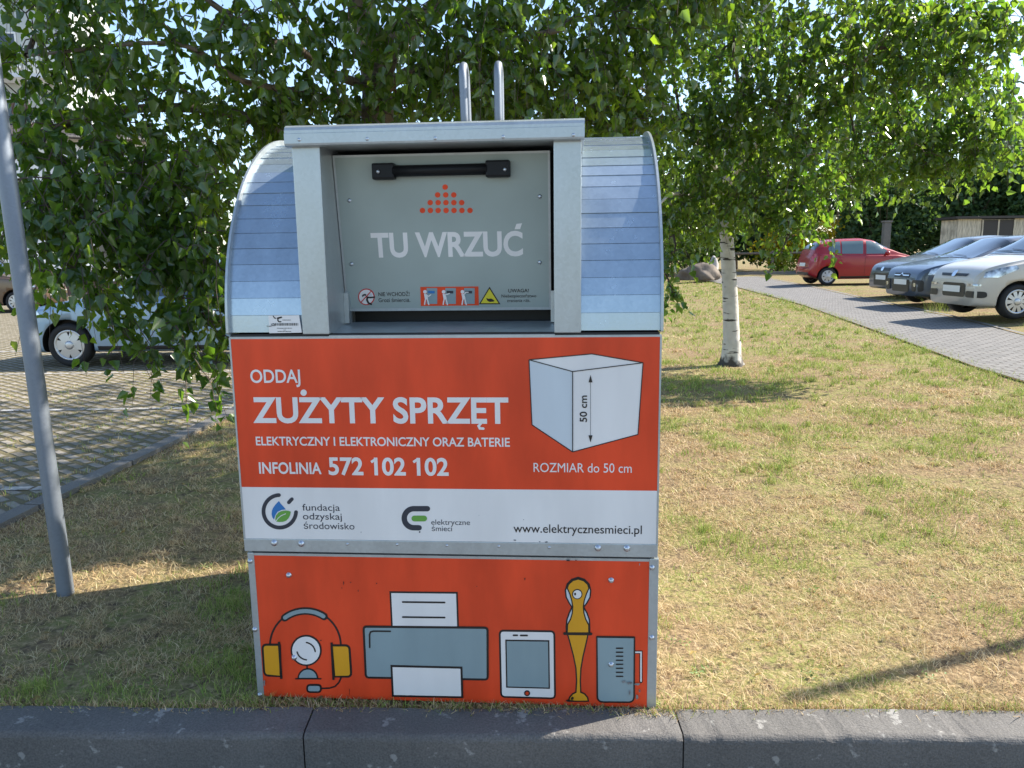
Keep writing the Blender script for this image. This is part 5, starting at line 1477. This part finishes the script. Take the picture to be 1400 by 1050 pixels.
third['L'] = 4.1; third['top'] = [(0, .6), (.03, .72), (.1, .80), (.3, .88), (.7, .97), (1.05, 1.02), (1.95, 1.44), (2.5, 1.49), (3.3, 1.46), (3.8, 1.36), (4.0, 1.05), (4.1, .8)]
third['belt'] = [(0, .55), (.1, .74), (.4, .84), (.9, .93), (1.3, .96), (2.6, 1.0), (3.8, 1.0), (4.1, .75)]; third['rear'] = (3.82, 3.98)
third['front'] = [('grille', [rb(-.38, .30, .38, .60, .05)], 'x', M['car_black'], .010), ('number_plate', [rb(-.26, .44, .26, .55, .008)], 'x', M['plate'], .02), ('upper_grille', [rb(-.36, .66, .36, .73, .02)], 'x', M['car_black'], .008), ('badge', [rb(-.06, .655, .06, .745, .04)], 'x', M['chrome'], .016)]
micra = dict(L=3.72, W=1.66, wr=.29, axles=(.72, 3.15), spokes=7, spw=(.03, .055), paint=paint('red_paint', (0.30, 0.008, 0.013), .1, .38),
    top=[(0, .56), (.03, .68), (.1, .78), (.3, .88), (.62, .99), (.85, 1.06), (1.6, 1.46), (2.0, 1.525), (2.9, 1.50), (3.35, 1.42), (3.5, 1.30), (3.64, .98), (3.7, .78), (3.72, .6)],
    belt=[(0, .52), (.1, .72), (.4, .86), (.9, .95), (1.3, .965), (2.6, .99), (3.5, 1.02), (3.72, .58)],
    screen=(.9, 1.58), rear=(3.38, 3.58),
    windows=[[(1.12, 1.0), (1.93, 1.01), (1.90, 1.42), (1.72, 1.42), (1.45, 1.27)], [(2.04, 1.01), (2.72, 1.02), (2.70, 1.42), (2.00, 1.43)], [(2.77, 1.03), (3.12, 1.08), (3.16, 1.18), (3.02, 1.38), (2.75, 1.42)]],
    doors=[[(1.08, .4, 1.1, .96), (1.98, .32, 1.97, 1.46), (2.72, .78, 2.90, 1.0)]], handles=[(1.75, .87), (2.62, .90)], mirror=(1.3, 1.02), fround=.32, rround=.24,
    sideglass=glass_mat('pale_car_glass', (0.10, 0.14, 0.14)),
    back=[('number_plate', [rb(-.26, .62, .26, .73, .008)], 'x', M['plate'], .012), ('bumper_trim', [rb(-.6, .33, .6, .42, .03)], 'x', M['car_black'], .008)],
    corner=[('tail_lamp', [[(3.52, .78), (3.66, .78), (3.62, 1.0), (3.5, 1.04)]], M['tail'], .008)],
    front=[('grille', [rb(-.35, .32, .35, .5, .05)], 'x', M['car_black'], .01)])
wagon = dict(L=4.38, W=1.72, wr=.305, axles=(.86, 3.46), spokes=6, spw=(.05, .075), paint=paint('ice_blue_paint', (0.25, 0.36, 0.47), .3, .34),
    top=[(0, .56), (.03, .66), (.1, .74), (.3, .82), (.8, .92), (1.25, .98), (2.05, 1.40), (2.5, 1.465), (3.6, 1.45), (4.1, 1.38), (4.28, 1.02), (4.34, .85), (4.38, .62)],
    belt=[(0, .52), (.1, .70), (.4, .80), (1.0, .90), (1.5, .92), (3.0, .95), (4.2, .97), (4.38, .6)],
    screen=(1.28, 2.02), rear=(4.12, 4.26),
    windows=[[(1.62, .96), (2.40, .96), (2.38, 1.35), (2.18, 1.35), (1.9, 1.2)], [(2.5, .965), (3.3, .98), (3.26, 1.36), (2.48, 1.36)], [(3.38, .99), (4.0, 1.0), (3.9, 1.32), (3.34, 1.36)]],
    doors=[[(1.5, .38, 1.5, .92), (2.45, .30, 2.44, 1.38), (3.3, .72, 3.38, 1.0)]], handles=[(2.15, .82), (3.1, .84)], strip=(1.25, .555, 3.1, .60), mirror=(1.78, .98), fround=.36,
    front=[('grille', [rb(-.35, .6, .35, .7, .03)], 'x', M['car_black'], .01), ('lower_grille', [rb(-.45, .3, .45, .42, .03)], 'x', M['car_black'], .01), ('number_plate', [rb(-.26, .46, .26, .57, .008)], 'x', M['plate'], .014)],
    corner=[('headlamp', [[(.12, .60), (.34, .60), (.52, .72), (.48, .775), (.16, .72)]], M['headlamp'], .008)])
brown = dict(panda); brown['paint'] = paint('brown_paint', (0.13, 0.085, 0.055), .4, .35)
gz = ground_z
car('parked_car', 'champagne beige hatchback parked nose to the path at the right edge', panda, (7.78, 13.75, gz(8.8) + .06), R(1.5), CG)
car('parked_car', 'dark blue-grey hatchback with chrome grille bar, second from the right', ds, (8.45, 16.9, gz(9) + .03), R(1.0), CG)
car('parked_car', 'dark grey car half hidden behind the blue-grey hatchback', third, (9.25, 19.5, gz(9.6) + .02), R(0.0), CG)
car('parked_car', 'small red hatchback parked tail to the path below the birch leaves', micra, (13.6, 26.45, gz(12) + .01), R(180 - 1.0), CG)
car('parked_car', 'pale ice-blue estate car behind the hanging leaves at the left', wagon, (-6.95, 11.5, .008), R(-1.0), None)
car('parked_car', 'brown car at the left edge beyond the steel post', brown, (-13.2, 22.6, .008), R(180), None)

# ------------------------------------------------------------------ GRASS
def vnoise(x, y, s, seed):
    rg = np.random.default_rng(seed); T = rg.random((64, 64))
    u, v = x / s, y / s; i, j = np.floor(u).astype(int), np.floor(v).astype(int); f, g = u - i, v - j
    f = f * f * (3 - 2 * f); g = g * g * (3 - 2 * g)
    a = lambda p, q: T[p % 64, q % 64]
    return (a(i, j) * (1 - f) + a(i + 1, j) * f) * (1 - g) + (a(i, j + 1) * (1 - f) + a(i + 1, j + 1) * f) * g
def green_prob(x, y):
    n = .45 * vnoise(x, y, .32, 1) + .30 * vnoise(x, y, 1.1, 2) + .25 * vnoise(x, y, .13, 3)
    far = np.clip((y - 3.5) / 6, 0, 1)
    left = np.clip((-x - .9) / .6, 0, 1)
    rgt = np.clip((x - 1.2) / 2.5, 0, 1) * far
    return np.clip((n - (.535 - .07 * far - .22 * rgt + .03 * left)) * 5.5, .03, .92)
def in_box(x, y):
    dx, dy = x - BO[0], y - BO[1]
    u = dx * BX[0] + dy * BX[1]; d = dx * BY[0] + dy * BY[1]
    return (u > .0) & (u < 1.345) & (d > .02) & (d < 1.29)
GZ = lambda x: np.clip(.036 * (x - 2.9), 0, .27)
def blade_mat():
    m = bpy.data.materials.new('grass_blade'); m.use_nodes = True
    t = m.node_tree; N = t.nodes; K = t.links; b = N['Principled BSDF']
    b.inputs['Roughness'].default_value = .6; b.inputs['Specular IOR Level'].default_value = .2
    a = N.new('ShaderNodeAttribute'); a.attribute_name = 'tone'
    cr = N.new('ShaderNodeValToRGB'); e = cr.color_ramp.elements
    for k, (p, c) in enumerate(((0, (.19, .125, .075)), (.09, (.42, .275, .14)), (.20, (.62, .46, .245)), (.36, (.77, .63, .40)), (.52, (.50, .47, .17)), (.75, (.33, .39, .085)), (1, (.18, .29, .05)))):
        el = e[0] if k == 0 else (e[1] if k == 1 else e.new(p)); el.position = p; el.color = (*c, 1)
    K.new(a.outputs['Fac'], cr.inputs['Fac']); K.new(cr.outputs[0], b.inputs['Base Color'])
    tr = N.new('ShaderNodeBsdfTranslucent'); K.new(cr.outputs[0], tr.inputs['Color'])
    mx = N.new('ShaderNodeMixShader'); mx.inputs[0].default_value = .28
    K.new(b.outputs[0], mx.inputs[1]); K.new(tr.outputs[0], mx.inputs[2]); K.new(mx.outputs[0], N['Material Output'].inputs['Surface'])
    return m
M['blade'] = blade_mat()
V, F, T_ = [], [], []; off = 0
rg = np.random.default_rng(77)
def blades(x, y, wd, hh, spread):
    global off
    n = len(x)
    gp = green_prob(x, y); g = rg.random(n) < gp
    h = hh * rg.uniform(.35, 1.2, n) * np.where(g, 1.0 + .45 * gp, .8)
    lean = rg.normal(0, 1, (n, 2)) * np.where(g, .6, 1.2)[:, None]
    th = rg.uniform(0, 6.28, n); w = wd * rg.uniform(.5, 1.3, n)
    b = np.stack([x, y, GZ(x)], 1); sd = np.stack([np.cos(th), np.sin(th), np.zeros(n)], 1) * w[:, None] / 2
    tip = b + np.stack([lean[:, 0] * h, lean[:, 1] * h, h], 1)
    mid = b + np.stack([lean[:, 0] * h * .35, lean[:, 1] * h * .35, h * .62], 1)
    V.append(np.stack([b - sd, b + sd, mid + sd * .8, mid - sd * .8, tip + sd * .15, tip - sd * .15], 1).reshape(-1, 3))
    o = off + np.arange(n)[:, None] * 6
    F.append(np.concatenate([o + np.array([[0, 1, 2, 3]]), o + np.array([[3, 2, 4, 5]])], 1).reshape(-1, 4)); off += n * 6
    T_.append(np.repeat(np.clip(np.where(g, rg.uniform(.55, 1, n), rg.beta(2.2, 2.4, n) * .44), 0, 1), 2))
def allowed(x, y):
    ex_ = np.interp(y, [p[1] for p in EDGE], [p[0] for p in EDGE]); lx_ = np.interp(y, [p[1] for p in LE], [p[0] for p in LE])
    return (x > ex_ + .01) & (x < lx_ - .06 + .05 * rg.random(len(x))) & ~in_box(x, y) & (y > kerb_back(x) + .004) & ((x - bx2) ** 2 + (y - 10.04) ** 2 > .03)
for (y0, y1, dens, wd, hh) in ((2.3, 3.3, 8500, .0024, .026), (3.3, 4.6, 5200, .0032, .028), (4.6, 7.0, 2600, .0048, .030), (7.0, 11.0, 1300, .007, .032), (11, 19, 420, .011, .036), (19, 34, 130, .02, .04)):
    x0, x1 = -.78 * y1 - .3, .74 * y1 + .4
    A_ = (x1 - x0) * (y1 - y0)
    # scattered litter of dead straw and single blades
    n = int(A_ * dens); x = rg.uniform(x0, x1, n); y = rg.uniform(y0, y1, n)
    dn = .5 * vnoise(x, y, .16, 9) + .5 * vnoise(x, y, .6, 10)
    k_ = allowed(x, y) & (rg.random(n) < np.clip(dn * 3.4 - .9, .10, 1)); blades(x[k_], y[k_], wd, hh, 1)
    # clumps
    nc = int(A_ * dens / 55); cx_ = rg.uniform(x0, x1, nc); cy_ = rg.uniform(y0, y1, nc)
    gk = vnoise(cx_, cy_, .45, 12); k_ = rg.random(nc) < np.clip(gk * 1.8 - .3, .1, 1); cx_, cy_ = cx_[k_], cy_[k_]
    m_ = rg.integers(14, 46, len(cx_)); cs = np.repeat(np.arange(len(cx_)), m_)
    sp = np.repeat(rg.uniform(.008, .032, len(cx_)) * (1 + wd * 90), m_)
    x = cx_[cs] + rg.normal(0, 1, len(cs)) * sp; y = cy_[cs] + rg.normal(0, 1, len(cs)) * sp
    k_ = allowed(x, y); blades(x[k_], y[k_], wd, hh * 1.25, 1)
V = np.concatenate(V); F = np.concatenate(F); T_ = np.concatenate(T_)
gr = fast_mesh('lawn_grass', V, F, [M['blade']], None, T_)
tag(gr, 'short sun-dried grass of the lawn with green tufts', 'grass', kind='stuff')
print('blades', len(F) // 2)
# dead birch leaves lying on the lawn, kerb and paving
n = 620
x = np.concatenate([rg.uniform(-3.2, 3.6, 380), rg.uniform(-7, -2.7, 240)]); y = np.concatenate([2.40 + 5.5 * rg.random(380) ** 1.3, rg.uniform(3, 10, 240)])
k_ = ~in_box(x, y); x, y = x[k_], y[k_]; n = len(x)
ax = rg.normal(0, 1, (n, 3)); ax[:, 2] *= .15
nr = rg.normal(0, .25, (n, 3)); nr[:, 2] = 1
M['dead_leaf'] = leaf_mat('dead_leaf', (0.16, 0.09, 0.04), (0.42, 0.30, 0.10), (0.2, 0.12, 0.04), (0.4, 0.3, 0.08), .2, .6, .2)
zz_ = np.where(x < np.interp(y, [p[1] for p in EDGE], [p[0] for p in EDGE]), .012, np.where(y < kerb_back(x), .024, .03))
lv = leaf_mesh('fallen_leaves', np.stack([x, y, GZ(x) + zz_], 1), ax, nr, rg.uniform(.014, .032, n), None, M['dead_leaf'], rg.random(n))
tag(lv, 'dry birch leaves lying scattered over lawn, kerb and paving', 'leaves', kind='stuff')
# low broad-leaved weeds in the turf
P_, A_, N_, S_ = [], [], [], []
for k in range(80):
    y = 2.5 + 6.5 * rg.random() ** 1.5; x = rg.uniform(-.75 * y, .7 * y)
    if not (allowed(np.array([x]), np.array([y]))[0]): continue
    m_ = rg.integers(6, 16); a_ = rg.uniform(0, 6.28, m_); sz_ = rg.uniform(.010, .022)
    P_.append(np.stack([x + rg.normal(0, .02, m_), y + rg.normal(0, .02, m_), np.full(m_, GZ(x) + .012)], 1))
    A_.append(np.stack([np.cos(a_), np.sin(a_), rg.uniform(.1, .7, m_)], 1)); N_.append(np.tile([0, 0, 1.0], (m_, 1)) + rg.normal(0, .2, (m_, 3))); S_.append(np.full(m_, sz_) * rg.uniform(.6, 1.2, m_))
S_ = np.concatenate(S_)
M['weed_leaf'] = leaf_mat('weed_leaf', (0.11, 0.17, 0.04), (0.24, 0.30, 0.10), (0.12, 0.25, 0.03), (0.25, 0.4, 0.06), .25, .5, .3)
wd_ = leaf_mesh('lawn_weeds', np.concatenate(P_), np.concatenate(A_), np.concatenate(N_), S_, None, M['weed_leaf'], rg.random(len(S_)), .28)
tag(wd_, 'low broad-leaved weeds growing in the dry turf', 'weeds', kind='stuff')
# ragged tufts along the container foot and kerb
def tufts(name, pts, label, hmin, hmax, green, nper=26, spread=.03):
    V, F, T_ = [], [], []; off = 0
    for (x, y) in pts:
        n = int(nper * rg.uniform(.5, 1.4)); bx_ = x + rg.normal(0, spread, n); by_ = y + rg.normal(0, spread * .5, n)
        h = rg.uniform(hmin, hmax, n); ln = rg.normal(0, .5, (n, 2)); th = rg.uniform(0, 6.28, n); w = rg.uniform(.002, .0042, n)
        b = np.stack([bx_, by_, GZ(bx_)], 1); sd = np.stack([np.cos(th), np.sin(th), 0 * th], 1) * w[:, None] / 2
        mid = b + np.stack([ln[:, 0] * h * .4, ln[:, 1] * h * .4, h * .65], 1); tip = b + np.stack([ln[:, 0] * h * 1.1, ln[:, 1] * h * 1.1, h], 1)
        V.append(np.stack([b - sd, b + sd, mid + sd * .8, mid - sd * .8, tip + sd * .1, tip - sd * .1], 1).reshape(-1, 3))
        o = off + np.arange(n)[:, None] * 6
        F.append(np.concatenate([o + np.array([[0, 1, 2, 3]]), o + np.array([[3, 2, 4, 5]])], 1).reshape(-1, 4)); off += n * 6
        T_.append(np.repeat(np.where(rg.random(n) < green, rg.uniform(.6, 1, n), rg.uniform(0, .3, n)), 2))
    o = fast_mesh(name, np.concatenate(V), np.concatenate(F), [M['blade']], None, np.concatenate(T_))
    tag(o, label, 'grass', kind='stuff')
pts = []
for k in range(95):
    u = rg.uniform(-.05, 1.4); p = BO + BX * u + BY * rg.uniform(-.028, -.004); pts.append((p[0], p[1]))
for k in range(230):
    x = rg.uniform(-1.9, 1.75); pts.append((x, kerb_back(x) + rg.uniform(-.012, .02)))
tufts('foot_grass', pts, 'ragged grass growing along the kerb and the foot of the container', .008, .038, .28)
pts = []
for k in range(520):
    y = rg.uniform(2.7, 11) ; pts.append((edge_x(y) - .12 - abs(rg.normal(0, 1.3)), y))
tufts('paving_grass', pts, 'sparse grass growing in the openwork paving', .01, .05, .6, 12, .03)
pts = []
for k in range(160):
    y = rg.uniform(8, 26); pts.append(((lx(y) - .05) if rg.random() < .5 else fx(y) + .1 + rg.uniform(0, 1.2), y))
tufts('path_grass', pts, 'tufts of grass along the path edge', .02, .09, .7, 22, .07)
pts = [(8.35 + rg.normal(0, .07), 15.3 + rg.normal(0, .1)) for k in range(8)]
tufts('weed_clump', pts, 'small clump of weeds at the path edge before the blue-grey car', .1, .4, .9, 14, .08)
